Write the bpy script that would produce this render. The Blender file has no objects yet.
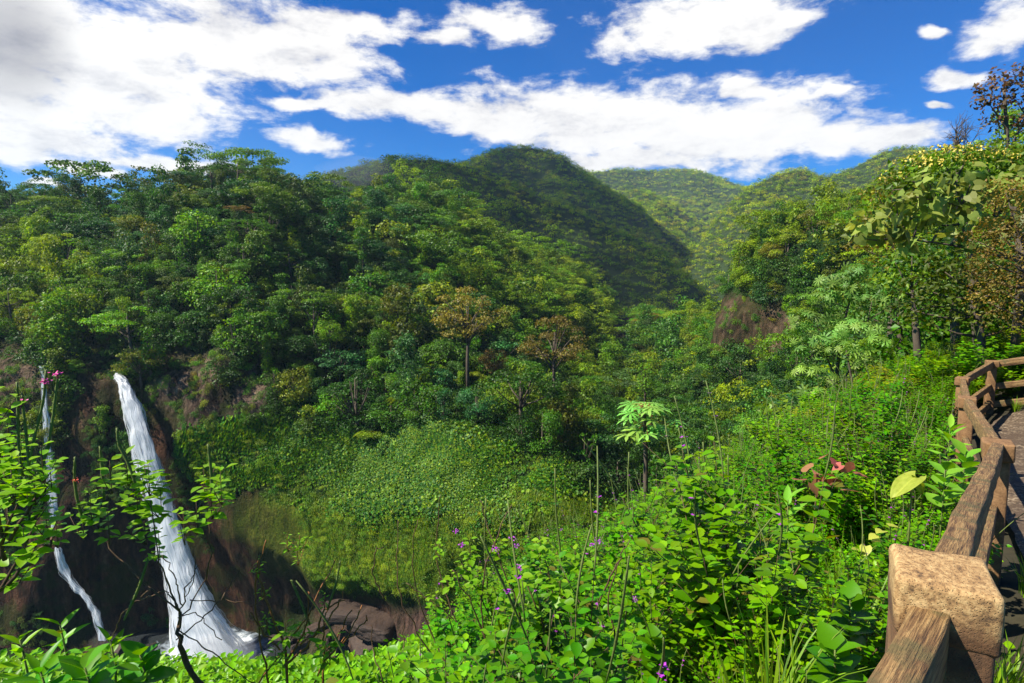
HAZE = 0.00006
EXPO = 1.12
import bpy, math, random
import numpy as np
from mathutils import Vector, Matrix, noise as mnoise

S = bpy.context.scene
COL = S.collection
rng = np.random.default_rng(11)
random.seed(5)
FPX = 620.0
TH = math.atan(66.5/FPX)
CT, ST = math.cos(TH), math.sin(TH)

# ------------------------------------------------------------------ helpers
def PA(px, py, Y):
    """world point seen at (px, py) at forward distance Y (eye at the origin)"""
    px = np.asarray(px, float); py = np.asarray(py, float); Y = np.asarray(Y, float)
    u = (px-512)/FPX; v = (341.5-py)/FPX
    dx = u; dy = CT+ST*v; dz = -ST+CT*v
    t = Y/dy
    return np.stack(np.broadcast_arrays(dx*t, dy*t, dz*t), -1)
def P(px, py, Y):
    return Vector(PA(px, py, Y).tolist())
def proj(p):
    p = np.asarray(p, float)
    x, y, z = p[..., 0], p[..., 1], p[..., 2]
    f = y*CT - z*ST; up = y*ST + z*CT
    f = np.where(np.abs(f) < 1e-4, 1e-4, f)
    return 512+FPX*x/f, 341.5-FPX*up/f, f

class MB:
    """collects geometry; build() links it as one mesh object"""
    def __init__(s):
        s.v = []; s.f = []; s.n = 0; s.var = []; s.fm = []; s.smooth = []
    def add(s, verts, faces, var=0.5, mi=0, smooth=False):
        verts = np.asarray(verts, float).reshape(-1, 3)
        s.v.append(verts)
        var = np.broadcast_to(np.asarray(var, float), (len(verts),))
        s.var.append(var)
        for f in faces:
            s.f.append(tuple(int(i)+s.n for i in f))
        s.fm += [mi]*len(faces); s.smooth += [smooth]*len(faces)
        s.n += len(verts)
    def add_inst(s, tv, tf, pos, frames, scale, var, mi=0, smooth=False):
        """tv (n,3) template, tf faces, pos (N,3), frames (N,3,3) columns=axes, scale (N,) or (N,3)"""
        N = len(pos)
        if N == 0: return
        tv = np.asarray(tv, float)
        scale = np.asarray(scale, float)
        if scale.ndim == 1: scale = np.repeat(scale[:, None], 3, 1)
        tvs = tv[None]*scale[:, None, :]
        w = np.einsum('nij,nkj->nki', frames, tvs) + pos[:, None, :]
        n = len(tv)
        off = s.n + np.arange(N)*n
        for f in tf:
            fa = np.array(f)[None] + off[:, None]
            s.f += [tuple(r) for r in fa.tolist()]
        s.fm += [mi]*(N*len(tf)); s.smooth += [smooth]*(N*len(tf))
        s.v.append(w.reshape(-1, 3)); s.var.append(np.repeat(np.broadcast_to(var, (N,)), n))
        s.n += N*n
    def tube(s, pts, rad, sides=6, var=0.5, mi=0, cap=True):
        pts = [Vector(p) for p in pts]
        m = len(pts)
        if m < 2: return
        V = []
        ref = None
        for i, p in enumerate(pts):
            a = pts[max(i-1, 0)]; b = pts[min(i+1, m-1)]
            t = (b-a)
            if t.length < 1e-9: t = Vector((0, 0, 1))
            t.normalize()
            if ref is None:
                ref = t.cross(Vector((0.3, 1, 0.1)))
                if ref.length < .1: ref = t.cross(Vector((1, 0, 0)))
            ref = (ref - t*ref.dot(t)); ref.normalize()
            bi = t.cross(ref)
            r = rad[i] if hasattr(rad, '__len__') else rad
            for k in range(sides):
                an = 2*math.pi*k/sides
                V.append(p + (ref*math.cos(an)+bi*math.sin(an))*r)
        F = []
        for i in range(m-1):
            for k in range(sides):
                k2 = (k+1) % sides
                F.append((i*sides+k, i*sides+k2, (i+1)*sides+k2, (i+1)*sides+k))
        if cap:
            F.append(tuple(range(sides-1, -1, -1))); F.append(tuple((m-1)*sides+k for k in range(sides)))
        s.add([tuple(v) for v in V], F, var, mi, True)
    def mesh(s, name, mats):
        me = bpy.data.meshes.new(name)
        V = np.concatenate(s.v) if s.v else np.zeros((0, 3))
        me.vertices.add(len(V)); me.vertices.foreach_set('co', V.ravel())
        ln = np.fromiter((len(f) for f in s.f), int, len(s.f))
        flat = np.fromiter((i for f in s.f for i in f), int, int(ln.sum()))
        me.loops.add(len(flat)); me.loops.foreach_set('vertex_index', flat)
        me.polygons.add(len(ln))
        st = np.concatenate([[0], np.cumsum(ln)[:-1]]) if len(ln) else ln
        me.polygons.foreach_set('loop_start', st)
        me.polygons.foreach_set('loop_total', ln)
        me.polygons.foreach_set('material_index', s.fm)
        me.polygons.foreach_set('use_smooth', s.smooth)
        a = me.attributes.new('var', 'FLOAT', 'POINT')
        a.data.foreach_set('value', np.concatenate(s.var) if s.var else [])
        me.update(calc_edges=True)
        if not isinstance(mats, (list, tuple)): mats = [mats]
        for m in mats: me.materials.append(m)
        return me
    def build(s, name, mats, parent=None):
        o = bpy.data.objects.new(name, s.mesh(name, mats)); COL.objects.link(o)
        if parent is not None: o.parent = parent
        return o

def tag(o, label=None, cat=None, group=None, kind=None):
    if label: o['label'] = label
    if cat: o['category'] = cat
    if group: o['group'] = group
    if kind: o['kind'] = kind
    return o
def empty(name, loc, rz=0, sc=1.0):
    o = bpy.data.objects.new(name, None); COL.objects.link(o)
    o.location = loc; o.rotation_euler = (0, 0, rz); o.scale = (sc, sc, sc)
    o.empty_display_size = .3
    return o
def copy_tree(o, parent=None):
    c = o.copy(); COL.objects.link(c); c.parent = parent
    for ch in KIDS.get(o.name, []) or list(o.children):
        copy_tree(ch, c)
    return c
KIDS = {}

# ------------------------------------------------------------------ node helpers
def newmat(name):
    m = bpy.data.materials.new(name); m.use_nodes = True
    nt = m.node_tree; nt.nodes.clear()
    return m, nt
class NB:
    def __init__(s, nt): s.nt = nt
    def n(s, t, ins=None, **kw):
        nd = s.nt.nodes.new(t)
        for k, v in kw.items(): setattr(nd, k, v)
        for k, v in (ins or {}).items():
            sk = nd.inputs[k]
            if isinstance(v, bpy.types.NodeSocket): s.nt.links.new(v, sk)
            else: sk.default_value = v
        return nd
    def math(s, op, a, b=None, c=None, clamp=False):
        nd = s.nt.nodes.new('ShaderNodeMath'); nd.operation = op; nd.use_clamp = clamp
        for i, v in enumerate((a, b, c)):
            if v is None: continue
            if isinstance(v, bpy.types.NodeSocket): s.nt.links.new(v, nd.inputs[i])
            else: nd.inputs[i].default_value = v
        return nd.outputs[0]
    def vmath(s, op, a, b=None, c=None):
        nd = s.nt.nodes.new('ShaderNodeVectorMath'); nd.operation = op
        for i, v in enumerate((a, b, c)):
            if v is None: continue
            if isinstance(v, bpy.types.NodeSocket): s.nt.links.new(v, nd.inputs[i])
            else: nd.inputs[i].default_value = v
        return nd.outputs['Value'] if op in ('LENGTH', 'DOT_PRODUCT') else nd.outputs[0]
    def mix(s, f, a, b, mode='MIX'):
        nd = s.nt.nodes.new('ShaderNodeMix'); nd.data_type = 'RGBA'; nd.blend_type = mode
        for i, v in ((0, f), (6, a), (7, b)):
            if isinstance(v, bpy.types.NodeSocket): s.nt.links.new(v, nd.inputs[i])
            else:
                if i and len(v) == 3: v = (*v, 1)
                nd.inputs[i].default_value = v
        return nd.outputs[2]
    def ramp(s, f, stops, interp='LINEAR'):
        nd = s.nt.nodes.new('ShaderNodeValToRGB'); cr = nd.color_ramp; cr.interpolation = interp
        while len(cr.elements) > 1: cr.elements.remove(cr.elements[-1])
        for i, (p, c) in enumerate(stops):
            e = cr.elements[0] if i == 0 else cr.elements.new(p)
            e.position = p
            e.color = (*c, 1) if hasattr(c, '__len__') else (c, c, c, 1)
        s.nt.links.new(f, nd.inputs[0])
        return nd.outputs[0]
    def noise(s, vec, scale, detail=4, rough=.55, dist=0):
        nd = s.n('ShaderNodeTexNoise', {'Scale': scale, 'Detail': detail, 'Roughness': rough, 'Distortion': dist})
        if vec is not None: s.nt.links.new(vec, nd.inputs['Vector'])
        return nd.outputs['Fac']
    def smooth(s, v, a, b):
        nd = s.n('ShaderNodeMapRange', {'From Min': a, 'From Max': b}, interpolation_type='SMOOTHSTEP')
        s.nt.links.new(v, nd.inputs['Value'])
        return nd.outputs[0]
    def link(s, a, b): s.nt.links.new(a, b)

def foliage_mat(name, dark=None, light=None, stops=None, objcol=False, trans=.3, rough=.5, spec=.3, vlo=.55, vhi=1.5, hue=.02, brown=0.0):
    m, nt = newmat(name); b = NB(nt)
    var = b.n('ShaderNodeAttribute', attribute_name='var').outputs['Fac']
    oi = b.n('ShaderNodeObjectInfo')
    rnd = oi.outputs['Random']
    if objcol: base = oi.outputs['Color']
    elif stops: base = b.ramp(rnd, stops, 'LINEAR')
    else: base = b.mix(var, dark, light)
    lo, hi = vlo, vhi
    val = b.math('MULTIPLY_ADD', var, hi-lo, lo)
    r2 = b.math('FRACT', b.math('MULTIPLY', rnd, 37.7))
    val = b.math('MULTIPLY', val, b.math('MULTIPLY_ADD', r2, .5, .75))
    r3 = b.math('FRACT', b.math('ADD', b.math('MULTIPLY', var, 13.3), b.math('MULTIPLY', rnd, 7.1)))
    h = b.math('MULTIPLY_ADD', r3, hue*2, .5-hue)
    hs = b.n('ShaderNodeHueSaturation', {'Hue': h, 'Saturation': 1.08, 'Value': val, 'Fac': 1.0, 'Color': base})
    c = hs.outputs[0]
    if brown > 0:
        bm = b.smooth(var, .96-brown, .97-brown*.5)
        bm = b.math('MULTIPLY', b.math('GREATER_THAN', r3, .97), 1)
        c = b.mix(b.math('MULTIPLY', bm, .8), c, (.17, .11, .02))
    d = b.n('ShaderNodeBsdfPrincipled', {'Base Color': c, 'Roughness': rough, 'Specular IOR Level': spec})
    tcol = b.n('ShaderNodeHueSaturation', {'Hue': .49, 'Saturation': 1.1, 'Value': 1.5, 'Fac': 1.0, 'Color': c}).outputs[0]
    t = b.n('ShaderNodeBsdfTranslucent', {'Color': tcol})
    mx = b.n('ShaderNodeMixShader', {0: trans, 1: d.outputs[0], 2: t.outputs[0]})
    o = b.n('ShaderNodeOutputMaterial', {'Surface': mx.outputs[0]})
    return m

def simple_mat(name, c1, c2, scale=4, rough=.8, bump=.3, stretch=(1, 1, 1), spec=.3, dist=.02):
    m, nt = newmat(name); b = NB(nt)
    tc = b.n('ShaderNodeTexCoord').outputs['Object']
    mp = b.n('ShaderNodeMapping', {'Vector': tc, 'Scale': stretch}).outputs[0]
    n1 = b.noise(mp, scale, 6, .6); n2 = b.noise(mp, scale*5, 5, .6)
    f = b.math('MULTIPLY_ADD', n2, .4, b.math('MULTIPLY', n1, .6))
    c = b.ramp(f, [(.3, c1), (.7, c2)])
    bp = b.n('ShaderNodeBump', {'Strength': bump, 'Distance': dist, 'Height': f})
    p = b.n('ShaderNodeBsdfPrincipled', {'Base Color': c, 'Roughness': rough, 'Normal': bp.outputs[0], 'Specular IOR Level': spec})
    b.n('ShaderNodeOutputMaterial', {'Surface': p.outputs[0]})
    return m

# ------------------------------------------------------------------ materials
FOREST_STOPS = [(0, (.028, .075, .010)), (.15, (.042, .100, .010)), (.3, (.055, .145, .012)), (.45, (.085, .165, .012)),
                (.6, (.045, .130, .022)), (.72, (.120, .190, .012)), (.84, (.100, .130, .014)), (.95, (.160, .200, .018)), (1, (.160, .130, .020))]
M = {}
M['tree'] = foliage_mat('forest_leaves', objcol=True, trans=.34, hue=.025, vlo=.6, vhi=2.1)
M['mass'] = foliage_mat('forest_mass_leaves', stops=FOREST_STOPS, trans=.32, hue=.02, vlo=.6, vhi=2.1)
def _st(*c): return [(i/(len(c)-1), q) for i, q in enumerate(c)]
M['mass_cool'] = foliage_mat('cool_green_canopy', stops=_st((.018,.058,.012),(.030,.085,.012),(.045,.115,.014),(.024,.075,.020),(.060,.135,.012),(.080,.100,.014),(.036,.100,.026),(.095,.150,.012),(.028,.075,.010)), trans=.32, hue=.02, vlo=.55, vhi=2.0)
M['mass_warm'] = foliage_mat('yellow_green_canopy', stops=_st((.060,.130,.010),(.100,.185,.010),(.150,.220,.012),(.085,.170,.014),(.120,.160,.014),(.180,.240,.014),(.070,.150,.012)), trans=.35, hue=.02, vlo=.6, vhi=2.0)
M['under'] = foliage_mat('gap_shade_leaves', stops=_st((.014,.045,.008),(.024,.070,.008),(.036,.090,.010),(.050,.085,.010)), trans=.25, hue=.02, vlo=.6, vhi=1.7)  # shade of the gaps between crowns is put into these darker colours
M['far'] = foliage_mat('far_forest_leaves', stops=[(0, (.050, .105, .012)), (.4, (.150, .235, .014)), (.7, (.230, .290, .016)), (.9, (.280, .300, .020)), (1, (.16, .15, .025))], trans=.3, hue=.02, vlo=.6, vhi=2.3)
M['shrub'] = foliage_mat('shrub_leaves', stops=[(0, (.055, .185, .008)), (.5, (.085, .235, .010)), (1, (.140, .285, .012))], trans=.42, hue=.02, vlo=.35, vhi=1.55, rough=.42, brown=.03)
M['tuftleaf'] = foliage_mat('young_leaves', (.11, .25, .018), (.20, .35, .035), trans=.45, hue=.012, vlo=.8, vhi=1.1, rough=.45)
M['slope'] = foliage_mat('slope_leaves', stops=[(0, (.050, .160, .008)), (.4, (.085, .215, .010)), (.8, (.150, .250, .012)), (1, (.180, .200, .02))], trans=.38, hue=.02, vlo=.4, vhi=1.6, rough=.5)
M['cover'] = foliage_mat('ground_cover_leaves', stops=[(0, (.115, .290, .014)), (1, (.170, .340, .018))], trans=.4, hue=.015, rough=.4)
M['vine'] = foliage_mat('broad_vine_leaves', stops=[(0, (.018, .070, .008)), (.35, (.034, .110, .008)), (.65, (.075, .165, .008)), (.85, (.12, .21, .010)), (1, (.16, .21, .014))], trans=.3, hue=.02, spec=.25, rough=.55, vlo=.5, vhi=1.8)
M['moss'] = foliage_mat('moss_fronds', stops=[(0, (.040, .105, .006)), (.4, (.075, .155, .006)), (1, (.15, .19, .008))], trans=.3, hue=.02)
M['bark'] = simple_mat('bark', (.045, .032, .022), (.14, .11, .08), 3, .9, .6, (1, 1, .25), dist=.05)
M['stem'] = simple_mat('shrub_stem', (.040, .022, .012), (.13, .075, .035), 20, .7, .3)
M['gstem'] = simple_mat('green_stem', (.07, .11, .02), (.14, .17, .04), 40, .6, .3)
M['ostem'] = simple_mat('orange_stem', (.10, .035, .012), (.30, .12, .03), 30, .6, .3)
M['purple'] = simple_mat('purple_petals', (.22, .02, .30), (.40, .05, .45), 30, .5, 0)
M['pink'] = simple_mat('pink_petals', (.5, .03, .25), (.7, .06, .30), 30, .5, 0)
M['red'] = simple_mat('coral_petals', (.6, .06, .03), (.75, .12, .06), 30, .5, 0)
M['yellow'] = simple_mat('yellow_petals', (.45, .33, .03), (.6, .5, .10), 30, .5, 0)

def wood_mat():
    m, nt = newmat('weathered_wood'); b = NB(nt)
    tc = b.n('ShaderNodeTexCoord').outputs['Object']
    mp = b.n('ShaderNodeMapping', {'Vector': tc, 'Scale': (1.2, 22, 9)}).outputs[0]
    g = b.noise(mp, 3.0, 6, .65, .6)
    mp2 = b.n('ShaderNodeMapping', {'Vector': tc, 'Scale': (3, 60, 30)}).outputs[0]
    g2 = b.noise(mp2, 4, 4, .6, .3)
    n = b.noise(tc, 9, 5, .6)
    f = b.math('ADD', b.math('MULTIPLY', g, .55), b.math('MULTIPLY', g2, .45))
    c = b.ramp(f, [(.34, (.028, .014, .005)), (.45, (.14, .072, .024)), (.56, (.30, .18, .065)), (.72, (.44, .31, .14))])
    c = b.mix(b.smooth(n, .5, .68), c, (.12, .09, .03))
    bp = b.n('ShaderNodeBump', {'Strength': 1.0, 'Distance': .02, 'Height': f})
    p = b.n('ShaderNodeBsdfPrincipled', {'Base Color': c, 'Roughness': .75, 'Normal': bp.outputs[0]})
    b.n('ShaderNodeOutputMaterial', {'Surface': p.outputs[0]})
    return m
M['wood'] = wood_mat()
def post_mat():
    m, nt = newmat('pitted_concrete'); b = NB(nt)
    tc = b.n('ShaderNodeTexCoord').outputs['Object']
    geo = b.n('ShaderNodeNewGeometry').outputs['Normal']
    up = b.n('ShaderNodeSeparateXYZ', {0: geo}).outputs[2]
    z = b.n('ShaderNodeSeparateXYZ', {0: tc}).outputs[2]
    n1 = b.noise(tc, 14, 6, .65); n2 = b.noise(tc, 75, 5, .7); n3 = b.noise(tc, 6, 4, .6)
    side = b.ramp(n1, [(.3, (.055, .027, .011)), (.55, (.145, .070, .028)), (.75, (.24, .13, .06))])
    top_tone = b.ramp(b.math('ADD', b.math('MULTIPLY', n2, .6), b.math('MULTIPLY', n1, .4)), [(.36, (.07, .040, .018)), (.46, (.27, .155, .058)), (.62, (.50, .34, .15))])
    # the top part takes a paler ramp, from a ragged height upward
    k = b.smooth(b.math('ADD', z, b.math('MULTIPLY', n3, .16)), .045, .085)
    c = b.mix(k, side, top_tone)
    vo = b.n('ShaderNodeTexVoronoi', {'Vector': tc, 'Scale': 210.0}).outputs['Distance']
    pits = b.smooth(vo, .06, .34)
    c = b.mix(pits, b.mix(.6, c, (.05, .035, .02)), c)
    h = b.math('ADD', b.math('MULTIPLY', pits, .5), b.math('MULTIPLY', n2, .7))
    bp = b.n('ShaderNodeBump', {'Strength': .8, 'Distance': .006, 'Height': h})
    p = b.n('ShaderNodeBsdfPrincipled', {'Base Color': c, 'Roughness': .85, 'Normal': bp.outputs[0]})
    b.n('ShaderNodeOutputMaterial', {'Surface': p.outputs[0]})
    return m
M['post'] = post_mat()
M['post_brown'] = simple_mat('brown_concrete', (.075, .036, .014), (.30, .17, .075), 16, .85, .6, dist=.01)

def terrain_mat(name):
    """rock, wet rock, moss, red earth or forest soil, by painted masks"""
    m, nt = newmat(name); b = NB(nt)
    tc = b.n('ShaderNodeTexCoord').outputs['Object']
    rock = b.n('ShaderNodeAttribute', attribute_name='rock').outputs['Fac']
    wet = b.n('ShaderNodeAttribute', attribute_name='wet').outputs['Fac']
    moss = b.n('ShaderNodeAttribute', attribute_name='moss').outputs['Fac']
    red = b.n('ShaderNodeAttribute', attribute_name='red').outputs['Fac']
    mp = b.n('ShaderNodeMapping', {'Vector': tc, 'Scale': (1, 1, .3)}).outputs[0]
    n1 = b.noise(mp, .12, 8, .62, .5); n2 = b.noise(mp, .6, 8, .65, .4); n3 = b.noise(tc, .09, 5, .6)
    n4 = b.noise(tc, 1.3, 8, .7)
    rf = b.math('ADD', b.math('MULTIPLY', n1, .5), b.math('MULTIPLY', n2, .5))
    rc = b.ramp(rf, [(.38, (.012, .009, .007)), (.47, (.040, .026, .018)), (.56, (.13, .088, .060)), (.66, (.30, .21, .14))])
    mp3 = b.n('ShaderNodeMapping', {'Vector': tc, 'Scale': (1, 1, .12)}).outputs[0]
    w1 = b.math('ADD', b.math('MULTIPLY', b.noise(mp3, .25, 6, .6), .55), b.math('MULTIPLY', n2, .45))
    wc = b.ramp(w1, [(.38, (.006, .004, .003)), (.48, (.030, .014, .008)), (.56, (.075, .034, .017)), (.66, (.13, .075, .045))])
    mc = b.ramp(b.math('ADD', b.math('MULTIPLY', n4, .5), b.math('MULTIPLY', n3, .5)), [(.36, (.018, .040, .004)), (.45, (.060, .105, .005)), (.52, (.110, .170, .008)), (.60, (.22, .22, .010))])
    gc = b.ramp(n4, [(.4, (.008, .020, .004)), (.6, (.022, .050, .008))])
    c = b.mix(rock, gc, rc); c = b.mix(wet, c, wc); c = b.mix(moss, c, mc)
    c = b.mix(red, c, b.ramp(n2, [(.4, (.030, .019, .015)), (.6, (.095, .055, .040))]))
    # patches of moss creeping over the rock
    mk = b.math('MULTIPLY', b.smooth(n3, .50, .60), b.math('MAXIMUM', rock, wet))
    c = b.mix(b.math('MULTIPLY', mk, .7), c, (.022, .032, .005))
    h = b.math('ADD', rf, b.math('MULTIPLY', n4, .35))
    bp = b.n('ShaderNodeBump', {'Strength': 1.0, 'Distance': 2.2, 'Height': h})
    rg = b.math('MULTIPLY_ADD', wet, -.2, .95)
    p = b.n('ShaderNodeBsdfPrincipled', {'Base Color': c, 'Roughness': rg, 'Normal': bp.outputs[0], 'Specular IOR Level': .1})
    b.n('ShaderNodeOutputMaterial', {'Surface': p.outputs[0]})
    return m
M['terrain'] = terrain_mat('gorge_rock_and_soil')
M['soil'] = simple_mat('dark_soil', (.014, .012, .006), (.040, .034, .016), 2.5, .95, .6)
M['farsoil'] = simple_mat('forest_floor', (.010, .020, .005), (.022, .042, .008), .02, .95, 0)
def path_mat():
    m, nt = newmat('damp_gravel'); b = NB(nt)
    tc = b.n('ShaderNodeTexCoord').outputs['Object']
    n1 = b.noise(tc, 1.6, 5, .6); vo = b.n('ShaderNodeTexVoronoi', {'Vector': tc, 'Scale': 34.0})
    n2 = b.noise(tc, 60, 4, .6)
    c = b.ramp(b.n('ShaderNodeSeparateColor', {0: vo.outputs['Color']}).outputs[0], [(0, (.035, .022, .012)), (.7, (.11, .072, .040)), (1, (.26, .20, .13))])
    c = b.mix(b.smooth(n1, .45, .65), c, (.065, .040, .022))
    h = b.math('ADD', b.math('MULTIPLY', vo.outputs['Distance'], -1), b.math('MULTIPLY', n2, .4))
    bp = b.n('ShaderNodeBump', {'Strength': .9, 'Distance': .012, 'Height': h})
    p = b.n('ShaderNodeBsdfPrincipled', {'Base Color': c, 'Roughness': .8, 'Normal': bp.outputs[0]})
    b.n('ShaderNodeOutputMaterial', {'Surface': p.outputs[0]})
    return m
M['path'] = path_mat()
M['boulder'] = simple_mat('wet_brown_boulder', (.016, .011, .009), (.075, .048, .034), 2.2, .7, 1.0, (1, 1, 3.0), dist=.5)
M['pebble'] = simple_mat('pebble', (.10, .07, .04), (.25, .17, .08), 20, .8, .5)

def water_mat(name, dens=1.0, blue=0.0):
    m, nt = newmat(name); b = NB(nt)
    uv = b.n('ShaderNodeAttribute', attribute_name='flow').outputs['Vector']
    sx = b.n('ShaderNodeSeparateXYZ', {0: uv})
    u = sx.outputs[0]; v = sx.outputs[1]
    mp = b.n('ShaderNodeMapping', {'Vector': uv, 'Scale': (8, 6, 1)}).outputs[0]
    s1 = b.noise(mp, 1.0, 7, .62, .25)
    mp2 = b.n('ShaderNodeMapping', {'Vector': uv, 'Scale': (34, 8, 1)}).outputs[0]
    s2 = b.noise(mp2, 1.0, 6, .6, .3)
    st = b.math('ADD', b.math('MULTIPLY', s1, .65), b.math('MULTIPLY', s2, .35))
    fil = b.math('SUBTRACT', 1.0, b.math('ABSOLUTE', b.math('MULTIPLY_ADD', b.math('SUBTRACT', s2, .5), 7, 0)))
    fil = b.math('MAXIMUM', fil, 0)
    e = b.math('ABSOLUTE', b.math('MULTIPLY_ADD', u, 2, -1))
    core = b.math('SUBTRACT', 1.0, b.math('POWER', e, 1.7))
    a = b.math('ADD', b.math('MULTIPLY', core, 1.35*dens), b.math('MULTIPLY', b.math('SUBTRACT', st, .5), 6.5))
    a = b.math('ADD', b.math('MULTIPLY', fil, .45), b.math('SUBTRACT', a, .42))
    a = b.smooth(a, .20, .95)
    a = b.math('MULTIPLY', a, b.smooth(core, 0.0, .22))
    col = b.mix(b.smooth(st, .42, .62), (.66-.1*blue, .70-.05*blue, .75), (.95, .95, .95))
    bp = b.n('ShaderNodeBump', {'Strength': .9, 'Distance': 1.2, 'Height': st})
    p = b.n('ShaderNodeBsdfPrincipled', {'Base Color': col, 'Roughness': .6, 'Alpha': a, 'Normal': bp.outputs[0]})
    tr = b.n('ShaderNodeBsdfTranslucent', {'Color': (.8, .85, .9, 1)})
    mx = b.n('ShaderNodeMixShader', {0: b.math('MULTIPLY', a, .35), 1: p.outputs[0], 2: tr.outputs[0]})
    b.n('ShaderNodeOutputMaterial', {'Surface': mx.outputs[0]})
    return m
M['fall'] = water_mat('falling_water', 1.0)
M['fall2'] = water_mat('thin_falling_water', .72, 1)
def pool_mat():
    m, nt = newmat('churned_water'); b = NB(nt)
    tc = b.n('ShaderNodeTexCoord').outputs['Object']
    d = b.vmath('LENGTH', b.vmath('MULTIPLY', tc, (1/20., 1/14., 0)))
    n = b.noise(tc, .22, 7, .65, .6)
    f = b.math('SUBTRACT', b.math('MULTIPLY_ADD', n, 1.5, .35), d)
    c = b.ramp(f, [(.1, (.020, .024, .026)), (.35, (.22, .26, .30)), (.6, (.80, .84, .88))])
    bp = b.n('ShaderNodeBump', {'Strength': .6, 'Distance': .5, 'Height': b.noise(tc, .8, 6, .6)})
    p = b.n('ShaderNodeBsdfPrincipled', {'Base Color': c, 'Roughness': .25, 'Normal': bp.outputs[0]})
    b.n('ShaderNodeOutputMaterial', {'Surface': p.outputs[0]})
    return m
M['pool'] = pool_mat()

# ------------------------------------------------------------------ fractal noise on arrays
def vnoise(pts, scale, octaves=4, seed=0):
    """value noise in numpy, roughly -1..1"""
    p = np.asarray(pts, float)/scale + seed*17.13
    out = np.zeros(p.shape[:-1]); amp = 1; tot = 0
    for o in range(octaves):
        i = np.floor(p).astype(np.int64); f = p-i; f = f*f*(3-2*f)
        def h(dx, dy, dz):
            n = (i[..., 0]+dx)*374761393 + (i[..., 1]+dy)*668265263 + (i[..., 2]+dz)*2147483647 + (seed+o)*1274126177
            n = (n ^ (n >> 13))*1274126177; n = n ^ (n >> 16)
            return (n & 0xffff)/32767.5-1
        r = 0
        for dx in (0, 1):
            for dy in (0, 1):
                for dz in (0, 1):
                    w = (f[..., 0] if dx else 1-f[..., 0])*(f[..., 1] if dy else 1-f[..., 1])*(f[..., 2] if dz else 1-f[..., 2])
                    r = r + w*h(dx, dy, dz)
        out += amp*r; tot += amp; amp *= .5; p = p*2.03+5.1
    return out/tot

def smooth_grid(G, it):
    for _ in range(it):
        H = G.copy()
        H[1:-1] = (G[:-2]+2*G[1:-1]+G[2:])/4
        G = H.copy()
        G[:, 1:-1] = (H[:, :-2]+2*H[:, 1:-1]+H[:, 2:])/4
    return G
def grid_normals(G):
    du = np.gradient(G, axis=0); dv = np.gradient(G, axis=1)
    n = np.cross(du, dv); n /= np.linalg.norm(n, axis=-1, keepdims=True)+1e-9
    return n
def sheet(name, G, mat, label=None, attrs=None):
    nu, nv = G.shape[:2]
    me = bpy.data.meshes.new(name)
    idx = np.arange(nu*nv).reshape(nu, nv)
    q = np.stack([idx[:-1, :-1], idx[1:, :-1], idx[1:, 1:], idx[:-1, 1:]], -1).reshape(-1, 4)
    me.vertices.add(nu*nv); me.vertices.foreach_set('co', G.reshape(-1))
    me.loops.add(q.size); me.loops.foreach_set('vertex_index', q.ravel())
    me.polygons.add(len(q)); me.polygons.foreach_set('loop_start', np.arange(len(q))*4); me.polygons.foreach_set('loop_total', np.full(len(q), 4))
    me.polygons.foreach_set('use_smooth', np.ones(len(q), bool))
    for k, a in (attrs or {}).items():
        at = me.attributes.new(k, 'FLOAT', 'POINT'); at.data.foreach_set('value', np.ascontiguousarray(a, float).ravel())
    me.update(calc_edges=True); me.materials.append(mat)
    o = bpy.data.objects.new(name, me); COL.objects.link(o)
    tag(o, label, None, None, 'structure')
    return o
def nodes_to_grid(cols, nu, nv, sm, uniform=False):
    """cols: list of (px, [(py, Y), ...])"""
    pxs = np.array([c[0] for c in cols], float)
    nn = len(cols[0][1])
    K = np.array([[PA(c[0], py, Y) for py, Y in c[1]] for c in cols])      # (C, nn, 3)
    pu = np.linspace(pxs[0], pxs[-1], nu)
    A = np.stack([np.stack([np.interp(pu, pxs, K[:, j, k]) for k in range(3)], -1) for j in range(nn)], 1)   # (nu,nn,3)
    t = np.linspace(0, nn-1, nv)
    i = np.clip(t.astype(int), 0, nn-2); f = (t-i)[None, :, None]
    G = A[:, i]*(1-f) + A[:, i+1]*f
    return smooth_grid(G, sm)

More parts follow.
